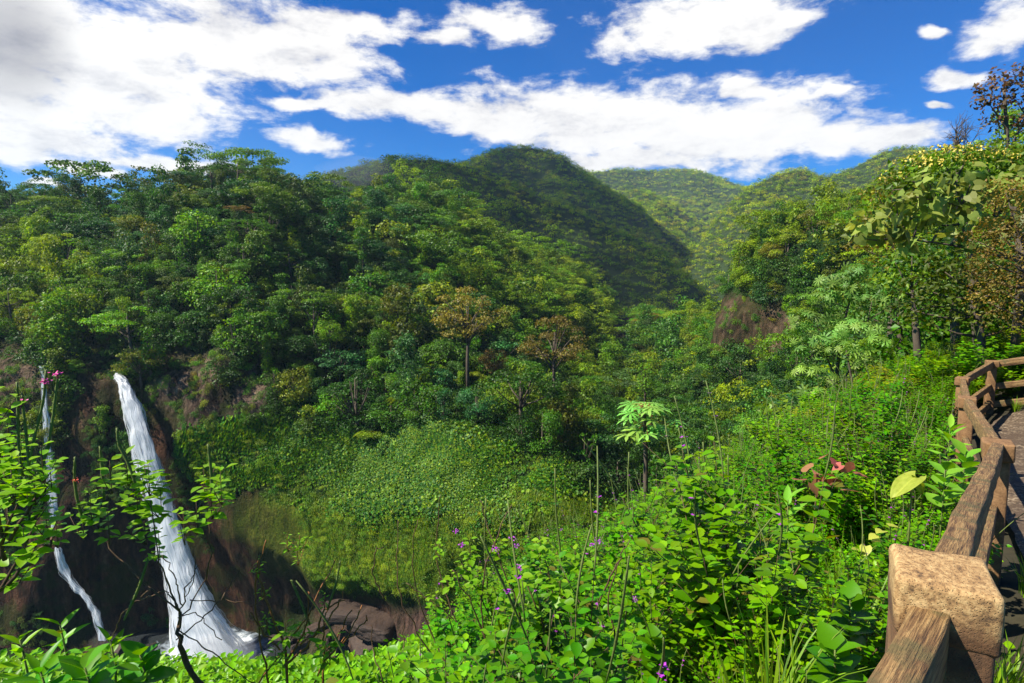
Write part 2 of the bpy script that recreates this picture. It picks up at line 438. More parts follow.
# ================================================================== THE GORGE
GC = [
 (-260, [(900,110),(660,180),(410,190),(385,196),(360,206),(320,236),(270,275),(225,330),(255,450)]),
 (-120, [(900,120),(655,190),(400,200),(378,206),(358,214),(315,240),(265,280),(222,330),(255,450)]),
 (0,    [(900,120),(655,195),(395,205),(372,210),(352,216),(310,240),(262,285),(215,330),(250,450)]),
 (60,   [(900,120),(650,197),(388,206),(370,212),(350,220),(305,244),(255,288),(214,335),(250,450)]),
 (120,  [(900,120),(650,200),(380,210),(366,216),(345,224),(300,246),(246,285),(212,335),(240,450)]),
 (180,  [(900,120),(652,202),(385,210),(362,216),(340,222),(290,242),(236,275),(194,318),(230,440)]),
 (240,  [(900,120),(640,200),(500,198),(395,208),(360,216),(300,236),(238,268),(184,308),(230,430)]),
 (300,  [(900,120),(622,196),(518,190),(418,203),(385,214),(320,240),(256,280),(200,330),(240,440)]),
 (350,  [(900,120),(615,183),(512,180),(420,199),(392,214),(325,248),(266,300),(222,370),(250,480)]),
 (420,  [(900,120),(610,169),(512,167),(412,192),(388,216),(320,262),(250,335),(202,420),(240,540)]),
 (480,  [(900,120),(605,159),(518,160),(436,180),(405,216),(345,275),(284,355),(234,450),(280,560)]),
 (560,  [(900,120),(590,150),(526,153),(470,168),(428,228),(372,300),(322,390),(280,500),(330,600)]),
 (620,  [(900,120),(570,160),(530,158),(498,172),(446,236),(392,320),(350,420),(318,540),(350,640)]),
 (680,  [(900,115),(560,150),(525,168),(495,186),(450,236),(400,300),(360,370),(335,470),(360,600)]),
 (730,  [(900,105),(560,130),(505,165),(465,190),(425,220),(372,236),(325,248),(300,262),(340,380)]),
 (770,  [(900,95),(560,115),(490,155),(440,185),(385,215),(335,228),(275,240),(242,256),(300,360)]),
 (830,  [(900,80),(540,95),(470,125),(420,160),(375,190),(325,205),(265,222),(228,242),(290,350)]),
 (920,  [(900,65),(520,75),(445,90),(390,110),(350,135),(305,165),(255,195),(208,225),(260,330)]),
 (1040, [(900,60),(500,66),(420,75),(370,90),(330,110),(285,140),(235,170),(190,205),(240,300)]),
 (1250, [(900,60),(500,66),(420,75),(360,90),(320,110),(270,140),(220,170),(175,205),(230,300)]),
]
G0 = nodes_to_grid(GC, 560, 330, 7)
N0 = grid_normals(G0)
if N0[..., 1].mean() > 0: N0 = -N0
pxg, pyg, fg = proj(G0)
big = 1.1*(.45-np.abs(vnoise(G0, 75, 2, 13))*1.6)+.5*vnoise(G0, 30, 3, 3); mid = vnoise(G0*np.array([1, 1, .6]), 11, 4, 5)
rib = vnoise(G0*np.array([1, 1, .16]), 7, 4, 8)
steep = np.clip(1-np.abs(N0[..., 2])*1.5, 0, 1)
calm = .6*np.exp(-((pyg-480)/60)**2)*np.clip((pxg-150)/60, 0, 1)*np.clip((640-pxg)/60, 0, 1)
amp = (1-.75*calm)
G1 = G0 + N0*(big*9.5*amp + mid*2.2*amp + rib*2.2*steep*amp)[..., None]
def blob(cx, cy, rx, ry, ang=0):
    c, s = math.cos(math.radians(ang)), math.sin(math.radians(ang))
    X = (pxg-cx)*c+(pyg-cy)*s; Y = -(pxg-cx)*s+(pyg-cy)*c
    return np.clip(1.25-np.sqrt((X/rx)**2+(Y/ry)**2)+.35*mid, 0, .5)*2
rock = np.clip(.85*blob(105,400,26,70)+blob(196,400,44,56)+blob(10,400,40,70)+blob(170,430,22,40)+blob(250,390,16,30)+blob(735,325,30,28)+blob(775,330,26,22)+blob(150,360,18,14), 0, 1)
wet = np.clip(.45*blob(745,328,46,30)+blob(120,560,130,95)+blob(215,560,50,80)+blob(262,562,50,62)+blob(345,612,50,14)+blob(60,600,90,60)+blob(98,470,30,90)+blob(165,480,22,60), 0, 1)
moss = np.clip(blob(360,545,90,42)+blob(480,545,100,45)+blob(560,530,70,40)+blob(280,520,40,26), 0, 1)*(1-.5*wet)
red = np.clip(blob(619,332,12,24)+np.clip(((pyg-598)+12*mid)/14, 0, 1)*np.clip((pxg-285)/40, 0, 1)*np.clip((560-pxg)/40, 0, 1), 0, 1)
floor_m = np.clip(((pyg-615)+12*mid)/14, 0, 1)*np.clip((pxg-280)/40, 0, 1)
rock = rock*(1-wet*.8)
ter = sheet('gorge_ground', G1, M['terrain'], 'steep forested walls and wet rock cliffs round the deep gorge', dict(rock=np.maximum(rock, floor_m*.5), wet=np.clip(wet, 0, 1)*(1-floor_m*.4), moss=moss, red=red))
N1 = grid_normals(G1)
if N1[..., 1].mean() > 0: N1 = -N1
bare = np.clip(rock+wet*1.3+moss*1.2+red*2+floor_m*2, 0, 1)

def sample_sheet(G, N, n, w=None, seed=1):
    r = np.random.default_rng(seed)
    du = G[1:, :-1]-G[:-1, :-1]; dv = G[:-1, 1:]-G[:-1, :-1]
    area = np.linalg.norm(np.cross(du, dv), axis=-1)
    if w is not None: area = area*w[:-1, :-1]
    p = area.ravel()/area.sum()
    k = r.choice(len(p), n, p=p)
    i, j = np.unravel_index(k, area.shape)
    a = r.random((n, 1)); c = r.random((n, 1))
    return G[i, j]+du[i, j]*a+dv[i, j]*c, N[i, j], i, j, area.sum()
def thin(P_, rad, order=None):
    """greedy minimum spacing by a hash grid; rad is an array"""
    keep = []; cell = {}
    R = float(np.max(rad))
    idx = range(len(P_)) if order is None else order
    for k in idx:
        p = P_[k]; c = tuple((p//R).astype(int)); ok = True
        for dx in (-1, 0, 1):
            for dy in (-1, 0, 1):
                for dz in (-1, 0, 1):
                    for q in cell.get((c[0]+dx, c[1]+dy, c[2]+dz), ()):
                        d = P_[q]-p
                        if d@d < (min(rad[k], rad[q]))**2: ok = False; break
                    if not ok: break
                if not ok: break
            if not ok: break
        if ok:
            keep.append(k); cell.setdefault(c, []).append(k)
    return np.array(keep, int)

# ------------------------------------------------------------------ crowns
LEAFQ = (np.array([(0, 0, 0), (.45, .5, .10), (0, 1, 0), (-.45, .5, .10)]), [(0, 1, 2, 3)])
def rand_frames(nrm, tilt, r, droop=0.0):
    """frames whose z axis is nrm jittered by tilt; y axis is the leaf's direction"""
    N = len(nrm)
    z = nrm + r.normal(0, tilt, (N, 3)); z /= np.linalg.norm(z, axis=1, keepdims=True)+1e-9
    a = r.normal(0, 1, (N, 3)); a[:, 2] -= droop
    y = a-(a*z).sum(1, keepdims=True)*z; y /= np.linalg.norm(y, axis=1, keepdims=True)+1e-9
    x = np.cross(y, z)
    return np.stack([x, y, z], -1)
def lobe_leaves(mb, lobes, dens, size, r, flat=.6, tpl=LEAFQ, tilt=.55, droop=0, up=.25, fill=.25, mi=0):
    """leaf faces through and on clump-shaped lobes [(centre, radius)]; every clump carries its own tone"""
    for c, R in lobes:
        n = int(dens*R*R/(size*size))
        d = r.normal(0, 1, (n, 3)); d /= np.linalg.norm(d, axis=1, keepdims=True)
        d[:, 2] = np.where((d[:, 2] < -.25) & (r.random(n) < .75), -d[:, 2]*.8, d[:, 2])
        q = d*np.where(r.random(n) < fill, r.random(n)**.5, r.uniform(.82, 1.12, n))[:, None]
        q = q*(1+.22*vnoise(d*1.0+np.array(c)*.37, .55, 2, 2))[:, None]
        pos = np.array(c)+q*R*np.array([1, 1, flat])
        nr = d*np.array([1, 1, 1.6])+np.array([0, 0, up])
        nr /= np.linalg.norm(nr, axis=1, keepdims=True)
        var = np.clip(r.uniform(.15, .75)+r.normal(0, .17, n), 0, 1)
        mb.add_inst(tpl[0], tpl[1], pos, rand_frames(nr, tilt, r, droop), size*r.uniform(.6, 1.3, n), var, mi)
def gen_crown(kind, seed, H=14, R=6, leaf=.55):
    """(trunk mesh, crown mesh): base of the trunk at the origin"""
    r = np.random.default_rng(seed)
    lobes = []; limbs = []
    top = np.array([r.normal(0, .4), r.normal(0, .4), H])
    if kind == 'round':
        cz = H-R*.95
        for k in range(24):
            d = r.normal(0, 1, 3); d /= np.linalg.norm(d); d[2] = d[2]*.95+.02
            lobes.append((np.array([0, 0, cz])+d*R*np.array([.75, .75, .68]), R*r.uniform(.26, .44)))
        dens, fl = 7.0, .85
    elif kind == 'tall':
        for k in range(26):
            t = r.random(); z = H*(.18+.79*t); rr = R*(.75-.55*abs(t-.35))
            a = r.uniform(0, 6.28)
            lobes.append((np.array([math.cos(a)*rr*r.random()**.5, math.sin(a)*rr*r.random()**.5, z]), R*r.uniform(.26, .42)))
        dens, fl = 7.0, .95
    elif kind == 'umbrella':
        for k in range(15):
            a = r.uniform(0, 6.28); q = r.random()**.5
            z = H-1.0-2.8*q*q-(2.3 if r.random() < .3 else 0)+r.normal(0, .4)
            lobes.append((np.array([math.cos(a)*R*q, math.sin(a)*R*q, z]), R*r.uniform(.20, .33)))
        dens, fl = 7, .36
    elif kind == 'loose':
        for k in range(27):
            a = r.uniform(0, 6.28); q = r.random()**.5; z = H*(.28+.70*r.random())
            q *= 1-.5*abs(z/H-.7)
            lobes.append((np.array([math.cos(a)*R*q, math.sin(a)*R*q, z]), R*r.uniform(.14, .26)))
        dens, fl = 5.2, .6
    elif kind == 'draped':
        for k in range(28):
            t = r.random(); z = H*(.0+.96*t); rr = R*(.35+.3*math.sin(t*9+seed))
            a = r.uniform(0, 6.28)
            lobes.append((np.array([math.cos(a)*rr*r.random(), math.sin(a)*rr*r.random(), z]), R*r.uniform(.22, .36)))
        dens, fl = 8, 1.1
    mt = MB(); mc = MB()
    th = max(min(c[2] for c, _ in lobes), H*.3)
    tr = .028*H
    mt.tube([(0, 0, -3), (r.normal(0, .1), r.normal(0, .1), th*.5), (top[0]*.5, top[1]*.5, th), tuple(top*np.array([.6, .6, .9]))], [tr*1.3, tr, tr*.75, tr*.2], 7)
    for c, R_ in lobes[::2]:
        z0 = th*r.uniform(.7, 1.0); s0 = np.array([top[0]*.4, top[1]*.4, z0]); m_ = (s0+c)/2+np.array([0, 0, -.08*H*r.random()])
        mt.tube([tuple(s0), tuple(m_), tuple(c)], [tr*.5, tr*.3, tr*.1], 5)
    lobe_leaves(mc, lobes, dens, leaf, r, fl, tilt=.5)
    return mt.mesh('tree_trunk_mesh', M['bark']), mc.mesh('tree_crown_mesh', M['tree'])
KINDS = []
def emergent(seed, H, R):
    r = np.random.default_rng(seed); mt = MB(); mc = MB(); lobes = []
    for k in range(34):
        a = r.uniform(0, 6.28); t = r.random(); q = r.random()**.5*math.sin(math.pi*(.18+.72*t))
        lobes.append((np.array([math.cos(a)*R*q, math.sin(a)*R*q, H*(.52+.46*t)]), R*r.uniform(.16, .27)))
    mt.tube([(0, 0, -3), (.2, .1, H*.3), (0, .2, H*.55), (.3, 0, H*.85)], [.5, .42, .34, .12], 8)
    for c, R_ in lobes[::2]:
        s0 = np.array([0, .2, H*r.uniform(.42, .62)]); mt.tube([tuple(s0), tuple((s0+c)/2+np.array([0, 0, .6])), tuple(c)], [.2, .13, .05], 5)
    lobe_leaves(mc, lobes, 6.5, .42, r, .6, tilt=.5)
    return mt.mesh('tree_trunk_mesh', M['bark']), mc.mesh('tree_crown_mesh', M['tree'])
for kind, seeds, H, R, lf in (('round', (1, 2, 3), 11, 5.6, .50), ('tall', (4, 5), 15, 4.8, .50), ('umbrella', (6, 7), 15, 7.4, .50), ('loose', (8, 9), 13, 5.6, .45), ('draped', (10, 11), 10, 4.2, .42)):
    for s_ in seeds:
        tm, cm = gen_crown(kind, s_, H, R, lf*(.72, 1.0, 1.35)[s_ % 3])
        KINDS.append((kind, H, R, tm, cm))
for s_ in (51, 52):
    tm, cm = emergent(s_, 22, 8.5); KINDS.append(('emergent', 22, 8.5, tm, cm))
PALETTE = {  # species colours
 'dark green': (.030, .078, .010), 'deep green': (.045, .115, .010), 'mid green': (.070, .155, .012), 'fresh green': (.105, .215, .012),
 'yellow green': (.125, .195, .012), 'olive': (.115, .130, .014), 'bluish green': (.040, .125, .034), 'russet': (.125, .080, .022), 'golden brown': (.125, .105, .022)}
def jungle_tree(loc, kind_i, colour, sc=1.0, rz=None, name='jungle_tree', zs=1.0):
    kind, H, R, tm, cm = KINDS[kind_i]
    t = empty(name, loc, random.uniform(0, 6.28) if rz is None else rz)
    t.scale = (sc, sc, sc*zs)
    a = bpy.data.objects.new('trunk', tm); COL.objects.link(a); a.parent = t
    c = bpy.data.objects.new('crown', cm); COL.objects.link(c); c.parent = t
    j = random.uniform(.8, 1.2)
    c.color = (*[v*j*random.uniform(.93, 1.07) for v in PALETTE[colour]], 1)
    return t, c
def scatter(name, pts, sc, rots, idx, sources, mat, label, kind='stuff', cat=None):
    """one mass object: the visible plants' own meshes set on points by geometry nodes"""
    me = bpy.data.meshes.new(name); n = len(pts)
    me.vertices.add(n); me.vertices.foreach_set('co', np.ascontiguousarray(pts, float).ravel())
    for nm, ty, arr, key in (('scl', 'FLOAT_VECTOR', sc, 'vector'), ('rot', 'FLOAT_VECTOR', rots, 'vector'), ('pick', 'INT', idx, 'value')):
        a = me.attributes.new(nm, ty, 'POINT'); a.data.foreach_set(key, np.ascontiguousarray(arr).ravel())
    o = bpy.data.objects.new(name, me); COL.objects.link(o)
    ng = bpy.data.node_groups.new(name+'_nodes', 'GeometryNodeTree')
    ng.interface.new_socket('Geometry', in_out='INPUT', socket_type='NodeSocketGeometry')
    ng.interface.new_socket('Geometry', in_out='OUTPUT', socket_type='NodeSocketGeometry')
    L = ng.links.new; N_ = ng.nodes.new
    gi = N_('NodeGroupInput'); go = N_('NodeGroupOutput')
    gi_n = N_('GeometryNodeGeometryToInstance')
    for s_ in reversed(sources):
        oi = N_('GeometryNodeObjectInfo'); oi.transform_space = 'ORIGINAL'; oi.inputs['Object'].default_value = s_
        L(oi.outputs['Geometry'], gi_n.inputs[0])
    sm = N_('GeometryNodeSetMaterial'); sm.inputs['Material'].default_value = mat
    def att(nm, ty):
        a = N_('GeometryNodeInputNamedAttribute'); a.data_type = ty; a.inputs['Name'].default_value = nm; return a.outputs['Attribute']
    ip = N_('GeometryNodeInstanceOnPoints'); ip.inputs['Pick Instance'].default_value = True
    L(gi.outputs[0], ip.inputs['Points']); L(gi_n.outputs[0], sm.inputs['Geometry']); L(sm.outputs[0], ip.inputs['Instance'])
    L(att('pick', 'INT'), ip.inputs['Instance Index']); L(att('scl', 'FLOAT_VECTOR'), ip.inputs['Scale'])
    L(att('rot', 'FLOAT_VECTOR'), ip.inputs['Rotation'])
    L(ip.outputs[0], go.inputs[0])
    md = o.modifiers.new('scatter', 'NODES'); md.node_group = ng
    tag(o, label, cat, None, kind)
    return o

# ------------------------------------------------------------------ forest on the gorge sheet
# keep the leafy slope low: no trees where broad leaves and moss cover the bulge
cov = np.clip(np.minimum(1, np.clip((pyg-(408+np.interp(pxg, [150, 250, 330, 420, 480, 560, 640], [30, 8, 14, 6, 26, 62, 96])))/10, 0, 1)), 0, 1)*np.clip((pxg-150)/12, 0, 1)*np.clip((655-pxg)/20, 0, 1)
wtree = (1-bare)*(1-cov)*np.clip((fg-60)/30, 0, 1)*(pyg < 640)
pts, nr, ii, jj, area = sample_sheet(G1, N1, 26000, wtree, 4)
px_, py_, f_ = proj(pts)
inb = (px_ > -220) & (px_ < 1230)
steepness = 1-np.abs(nr[:, 2])
rad = np.where(f_ < 300, 4.8, 6.2)*np.where(steepness > .55, .75, 1.0)*np.exp(rng.normal(-.02, .34, len(pts))).clip(.5, 1.9)
keep = thin(pts[inb], rad[inb])
T = pts[inb][keep]; Tn = nr[inb][keep]; Tr = rad[inb][keep]
tp, tq, tf = proj(T)
order = np.argsort(tf)
# what each tree shows: discs splatted front to back on a coarse grid, hidden by the ground in front
CW = 4; gw, gh = 1024//CW+1, 683//CW+1
zb = np.full((gw, gh), 1e9)
gx = (pxg/CW).astype(int); gy = (pyg/CW).astype(int)
ok = (gx >= 0) & (gx < gw) & (gy >= 0) & (gy < gh) & (fg > 1)
np.minimum.at(zb, (gx[ok], gy[ok]), fg[ok])
taken = np.zeros((gw, gh), bool); vis = np.zeros(len(T))
def near_cover(px, py):  # rough outline of the near hillside and its trees
    return py > np.interp(px, [0, 400, 560, 700, 800, 830, 870, 1024], [655, 640, 540, 460, 400, 300, 210, 120])
for k in order:
    cy = tq[k]-FPX*5.5/tf[k]; rr = FPX*5/tf[k]
    x0, x1 = int((tp[k]-rr)/CW), int((tp[k]+rr)/CW); y0, y1 = int((cy-rr)/CW), int((cy+rr)/CW)
    c = 0
    for a in range(max(x0, 0), min(x1, gw-1)+1):
        for d in range(max(y0, 0), min(y1, gh-1)+1):
            if not taken[a, d] and zb[a, d] > tf[k]-22 and not near_cover(a*CW, d*CW):
                taken[a, d] = True; c += 1
    vis[k] = c
EXCL = []   # (px, py, radius) kept clear for the trees built one by one
specials = []
def zone(px, py, f):
    """plain words for where a tree stands in the gorge"""
    if px < 0: px = 0
    if f > 330 and px > 380: 
        if px > 640: return 'below the far hills'
        return 'on the ridge below the dark hill' if py < 330 else 'low on the bright ridge'
    if px < 62:
        return 'on the skyline, picture edge' if py < 225 else ('above the thin waterfall' if py < 315 else 'over the thin waterfall')
    if px < 110: return 'high between the two waterfalls' if py < 290 else 'between the waterfall tops'
    if px < 160: return 'on the skyline over the big waterfall' if py < 215 else ('above the big waterfall' if py < 320 else 'on the lip of the big waterfall')
    if px < 240: return 'under the hilltop crowns' if py < 230 else ('beside the bare brown cliff' if py > 310 else 'right of the big waterfall')
    if px < 320: return 'near the domed hilltop' if py < 220 else ('mid-way up the dome' if py < 310 else 'above the leafy green slope')
    if px < 400: return 'in the misty saddle' if py < 250 else ('right of the domed hill' if py < 330 else 'low above the leafy slope')
    if px < 510: return 'on the knoll under the russet crowns' if py < 270 else ('beside the first russet tree' if py < 350 else 'in the gully behind the mossy bulge')
    if px < 640: return 'beside the second russet tree' if py < 390 else 'in the gully, mid valley'
    if px < 720: return 'left of the dark cliff' if py < 420 else 'behind the lone tree'
    if px < 800: return 'above the dark cliff' if py < 310 else 'below the dark cliff'
    return 'behind the palm-leaved thicket'
SHAPEW = {'round': 'round-crowned', 'tall': 'tall narrow', 'umbrella': 'flat-topped', 'loose': 'loose airy', 'draped': 'vine-draped'}
SRC_CROWNS = []
# trees the photograph singles out: (px, py of the foot, Y, kind index, colour, scale, zscale, label)
SPECIAL = [
 (468,392,205,11,'golden brown',1.4,1.12,'russet-crowned tree with a long pale trunk, the left one of two in mid valley'),
 (494,376,212,0,'russet',.95,.9,'small rust-coloured crown tucked against the left russet tree'),
 (553,412,190,12,'golden brown',1.2,1.12,'golden russet tree with a tall straight trunk, right one of two in mid valley'),
 (398,322,235,1,'olive',1.05,1.25,'pale olive tree with a drooping crown above the mossy slope'),
 (424,252,330,0,'russet',1.0,.8,'reddish flowering crown high on the knoll in mid picture'),
 (405,268,322,6,'russet',.65,.6,'flat orange-brown crown below the reddish one on the knoll'),
 (238,222,262,6,'russet',.75,.62,'rust-topped dark tree just below the domed hilltop'),
 (196,262,262,7,'golden brown',.5,.6,'small orange-tinged crown in the middle of the domed hill'),
 (385,232,400,8,'olive',1.2,1.0,'bare-limbed olive tree in the saddle by the mist'),
 (238,186,300,5,'dark green',1.15,.68,'umbrella-crowned tree at the middle of the domed hilltop'),
 (212,190,300,6,'dark green',1.05,.70,'umbrella-crowned tree at the left end of the domed hilltop'),
 (268,190,302,5,'dark green',1.1,.68,'umbrella-crowned tree at the right end of the domed hilltop'),
 (152,214,320,7,'dark green',.95,1.1,'thin open-crowned tree sticking up left of the domed hilltop'),
 (118,224,330,6,'dark green',.95,.9,'flat dark crown on the shoulder left of the domed hill'),
 (42,222,315,6,'dark green',1.25,1.05,'spreading dark tree on the skyline at the picture edge'),
 (14,225,315,5,'dark green',1.0,1.1,'dark umbrella tree half cut by the picture edge on the skyline'),
 (785,290,238,5,'olive',1.0,1.55,'flat-topped slender tree on the shoulder, left of two above the dark cliff'),
 (815,275,236,6,'olive',1.05,1.6,'taller flat-topped slender tree on the shoulder, right of two above the dark cliff'),
 (742,268,300,7,'dark green',.7,.9,'thin dark tree on the left edge of the shoulder'),
 (330,345,222,0,'fresh green',.85,1.0,'bright green rounded tree above the leafy slope'),
 (205,335,228,9,'fresh green',.75,.85,'bright green vine-draped pillar on the cliff right of the big waterfall'),
 (104,432,203,9,'fresh green',1.05,.8,'bright green bush clinging to the cliff between the waterfalls'),
 (645,400,225,4,'mid green',.9,1.0,'narrow green tree straight behind the lone umbrella-leaved tree'),
]
def ground_at(px, py, Y):
    d = (pxg-px)**2+(pyg-py)**2+((fg-Y)*.35)**2
    k = np.unravel_index(np.argmin(d), d.shape)
    return G1[k]
for sp in SPECIAL:
    px, py, Y, ki, colr, sc, zs, lab = sp
    g = PA(px, py, Y); gg = ground_at(px, py, Y)
    t, c = jungle_tree(tuple(g), ki, colr, sc, name={'umbrella': 'umbrella_tree'}.get(KINDS[ki][0], 'jungle_tree'), zs=zs)
    for ch in t.children:
        pass
    # the trunk reaches down into the slope
    tag(t, lab, 'tree', 'trees standing out of the forest')
    H = KINDS[ki][1]*sc*zs
    EXCL.append((px, py-FPX*H*.55/Y, FPX*KINDS[ki][2]*sc*.75/Y, Y))
EXCL += [(468,366,24,205),(553,386,20,190),(735,328,24,262),(768,330,20,262),(712,336,14,262),(190,398,30,222),(214,380,18,222),(92,388,13,214),(150,396,18,216),(30,395,14,212),(619,334,9,420)]
drop = np.zeros(len(T), bool)
for ex, ey, er, eY in EXCL:
    cy = tq-FPX*6/tf
    drop |= ((tp-ex)**2+((cy-ey)*.8)**2 < er**2) & (tf < eY+10) & (tf > eY-110)
colnames = list(PALETTE)
def pick_colour(px, py, f, r):
    n = vnoise(np.array([[px*.02, py*.02, f*.004]])*10, 6, 2, 9)[0]
    if px < 110 and py > 250: w = [.15, .15, .2, .2, .2, .1, 0, 0, 0]
    elif f > 320 and 440 < px < 640: w = [0, .1, .3, .4, .2, 0, 0, 0, 0]
    elif px < 320: w = [.20, .22, .24, .12, .08, .09, .05, 0, 0]
    elif py > 360: w = [.3, .3, .15, .05, 0, .05, .15, 0, 0]
    elif px > 640: w = [.1, .15, .25, .2, .15, .15, 0, 0, 0]
    else: w = [.15, .18, .25, .16, .12, .10, .04, 0, 0]
    w = np.array(w); return colnames[r.choice(9, p=w/w.sum())]
score = np.where(drop, 0, vis)
top_k = np.argsort(-score)[:270]
top_k = [k for k in top_k if score[k] >= 2]
recs = []
rr_ = np.random.default_rng(77)
KW = np.array([.16, .15, .15, .1, .1, .06, .05, .07, .06, .05, .05]); KW /= KW.sum()
for k in top_k:
    ki = rr_.choice(11, p=KW)
    if abs(Tn[k][2]) < .45 and rr_.random() < .6: ki = rr_.choice([9, 10, 0, 1])
    colr = pick_colour(tp[k], tq[k], tf[k], rr_)
    sc = float(Tr[k]/5.0*rr_.uniform(.8, 1.15))
    if abs(Tn[k][2]) < .45: sc *= .85
    recs.append([k, ki, colr, sc])
# sort out labels so that each names one tree
from collections import defaultdict
lab = defaultdict(list)
for q in recs:
    k = q[0]; lab[(SHAPEW[KINDS[q[1]][0]], q[2], zone(tp[k], tq[k], tf[k]))].append(q)
ORD = ['', 'second', 'third', 'fourth', 'fifth', 'sixth', 'seventh', 'eighth', 'ninth', 'tenth']
NUMW = ['zero', 'one', 'two', 'three', 'four', 'five', 'six', 'seven', 'eight', 'nine', 'ten']
for (shp, colr, zn), L_ in lab.items():
    L_.sort(key=lambda q: tp[q[0]])
    n = len(L_)
    for i, q in enumerate(L_):
        if n == 1: s_ = f'{shp} {colr} tree {zn}'
        elif n == 2: s_ = f'{shp} {colr} tree, {"left" if i == 0 else "right"} of two {zn}'
        else:
            w = 'leftmost' if i == 0 else ('rightmost' if i == n-1 else ORD[min(i, 9)]+' from left')
            s_ = f'{shp} {colr} tree, {w} of {NUMW[min(n, 10)]} {zn}'
        k = q[0]
        if len(s_.split()) > 16: s_ = s_.replace(' tree,', ',').replace(' green', '')
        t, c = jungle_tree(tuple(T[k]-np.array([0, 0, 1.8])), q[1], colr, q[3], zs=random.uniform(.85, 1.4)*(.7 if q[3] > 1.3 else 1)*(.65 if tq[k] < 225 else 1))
        tag(t, s_, 'tree', 'forest trees '+zn)
        if len(SRC_CROWNS) < 11 and all(s.data is not c.data for s in SRC_CROWNS): SRC_CROWNS.append(c)
rest = np.array([k for k in range(len(T)) if k not in set(top_k) and not drop[k]])
nS = len(SRC_CROWNS)
mass_w = rest
scl = (Tr[mass_w]/5.0*rng.uniform(.85, 1.15, len(mass_w)))[:, None]*np.ones((1, 3)); scl[:, 2] *= rng.uniform(.75, 1.45, len(mass_w))*np.where(Tr[mass_w] > 6.5, .75, 1)
rots = np.zeros((len(mass_w), 3)); rots[:, 2] = rng.uniform(0, 6.28, len(mass_w)); rots[:, :2] = rng.normal(0, .08, (len(mass_w), 2))
dz = np.zeros((len(mass_w), 3)); dz[:, 2] = -2.2
mpx, mpy, mf = tp[mass_w], tq[mass_w], tf[mass_w]
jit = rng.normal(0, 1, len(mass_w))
warm = ((mpx+12*jit < 112) & (mpy+9*jit > 262)) | ((mf > 300) & (mpx > 462) & (mpx+14*jit < 612)) | ((mpx > 700) & (mpy+9*jit < 290)) | (rng.random(len(mass_w)) < .10)  # the ridge's sunlight is partly put into these lighter leaf colours
cool = ~warm & (((mpx+14*jit < 400)) | ((mpy > 350) & (rng.random(len(mass_w)) < .6)))  # the domed hill's dimness is partly put into these darker leaves
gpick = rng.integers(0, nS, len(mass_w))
for sel, mt_, lb_ in ((warm, 'mass_warm', 'yellow-green rainforest on the ridge and left rim, ridge sunlight put into its colour'), (cool, 'mass_cool', 'cool dark green rainforest over the domed hill and gullies, dimness put into its colour'), (~warm & ~cool, 'mass', 'mixed green rainforest filling the valley sides')):
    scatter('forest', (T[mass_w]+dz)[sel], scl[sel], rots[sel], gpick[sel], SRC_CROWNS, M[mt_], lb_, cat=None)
# understorey: leafy clumps hiding the soil, gap shade put into their dark colour
up, un, _, _, _ = sample_sheet(G1, N1, 9000, (1-bare)*(1-cov)*(pyg < 640)*(fg > 60)*(fg < 420), 14)
u1, u2, uf = proj(up); q = (u1 > -150) & (u1 < 1180); up = up[q]; un = un[q]
# low vegetation: broad leaves on the bulge, fern-like moss fronds on its brow
def clump_mesh(seed, n, R, leaf, flat=.6, tilt=.5, tpl=LEAFQ):
    r = np.random.default_rng(seed); mb = MB()
    lobes = [(np.array([r.normal(0, R*.45), r.normal(0, R*.45), R*.35*r.random()]), R*r.uniform(.35, .6)) for _ in range(n)]
    lobe_leaves(mb, lobes, 5, leaf, r, flat, tpl, tilt)
    return mb
ang = np.linspace(0, 2*math.pi, 8)[:-1]
ROUND = (np.array([(0, .5, -.06)]+[(math.sin(a)*.5, .5-math.cos(a)*.5, 0) for a in ang]), [(0, 1+i, 1+(i+1) % 7) for i in range(7)])
und = []
for s_, (lab_, colr, cp) in enumerate((('low dark bush at the foot of the left russet tree', 'deep green', (452, 402, 200)), ('low leafy bush at the brow of the mossy bulge', 'mid green', (410, 416, 188)), ('low yellow-green bush with drooping fronds over the leafy slope', 'yellow green', (372, 436, 190)))):
    o = clump_mesh(30+s_, 7, 3.0, .36).build('bush', M['tree']); o.location = P(*cp); o.color = (*PALETTE[colr], 1)
    tag(o, lab_, 'bush', 'bushes on the gorge slope'); und.append(o)
scatter('undergrowth', up, np.ones((len(up), 3))*rng.uniform(.8, 1.9, (len(up), 1)), np.stack([rng.normal(0, .3, len(up)), rng.normal(0, .3, len(up)), rng.uniform(0, 6.28, len(up))], -1), rng.integers(0, 3, len(up)), und, M['under'], 'low undergrowth between the forest trees, gap shade put into its colour')
# hanging growth on bare cliffs (sparser)
cp_, cn_, _, _, _ = sample_sheet(G1, N1, 750, bare*(pyg < 560)*(pyg > 280)*(1-wet)*(1-moss)*(red < .2), 24)
scatter('cliff_plants', cp_, np.ones((len(cp_), 3))*rng.uniform(.2, .75, (len(cp_), 1)), np.stack([rng.normal(.8, .3, len(cp_)), rng.normal(0, .3, len(cp_)), rng.uniform(-.5, .5, len(cp_))], -1), rng.integers(0, 3, len(cp_)), und, M['mass'], 'ferns and tufts clinging to the bare cliffs')
wc_ = sample_sheet(G1, N1, 520, wet*(pxg < 215)*(pxg > -60)*(pyg < 640)*np.clip(vnoise(G1, 16, 2, 41)*3, 0, 1), 44)
wl = proj(wc_[0]); wk = np.abs(wl[0]-np.interp(wl[1], [380, 440, 500, 560, 620, 655], [122, 141, 157, 173, 194, 212])) > np.interp(wl[1], [380, 650], [11, 44])
wk &= np.abs(wl[0]-np.interp(wl[1], [370, 450, 540, 575, 640], [42, 49, 57, 66, 103])) > 9
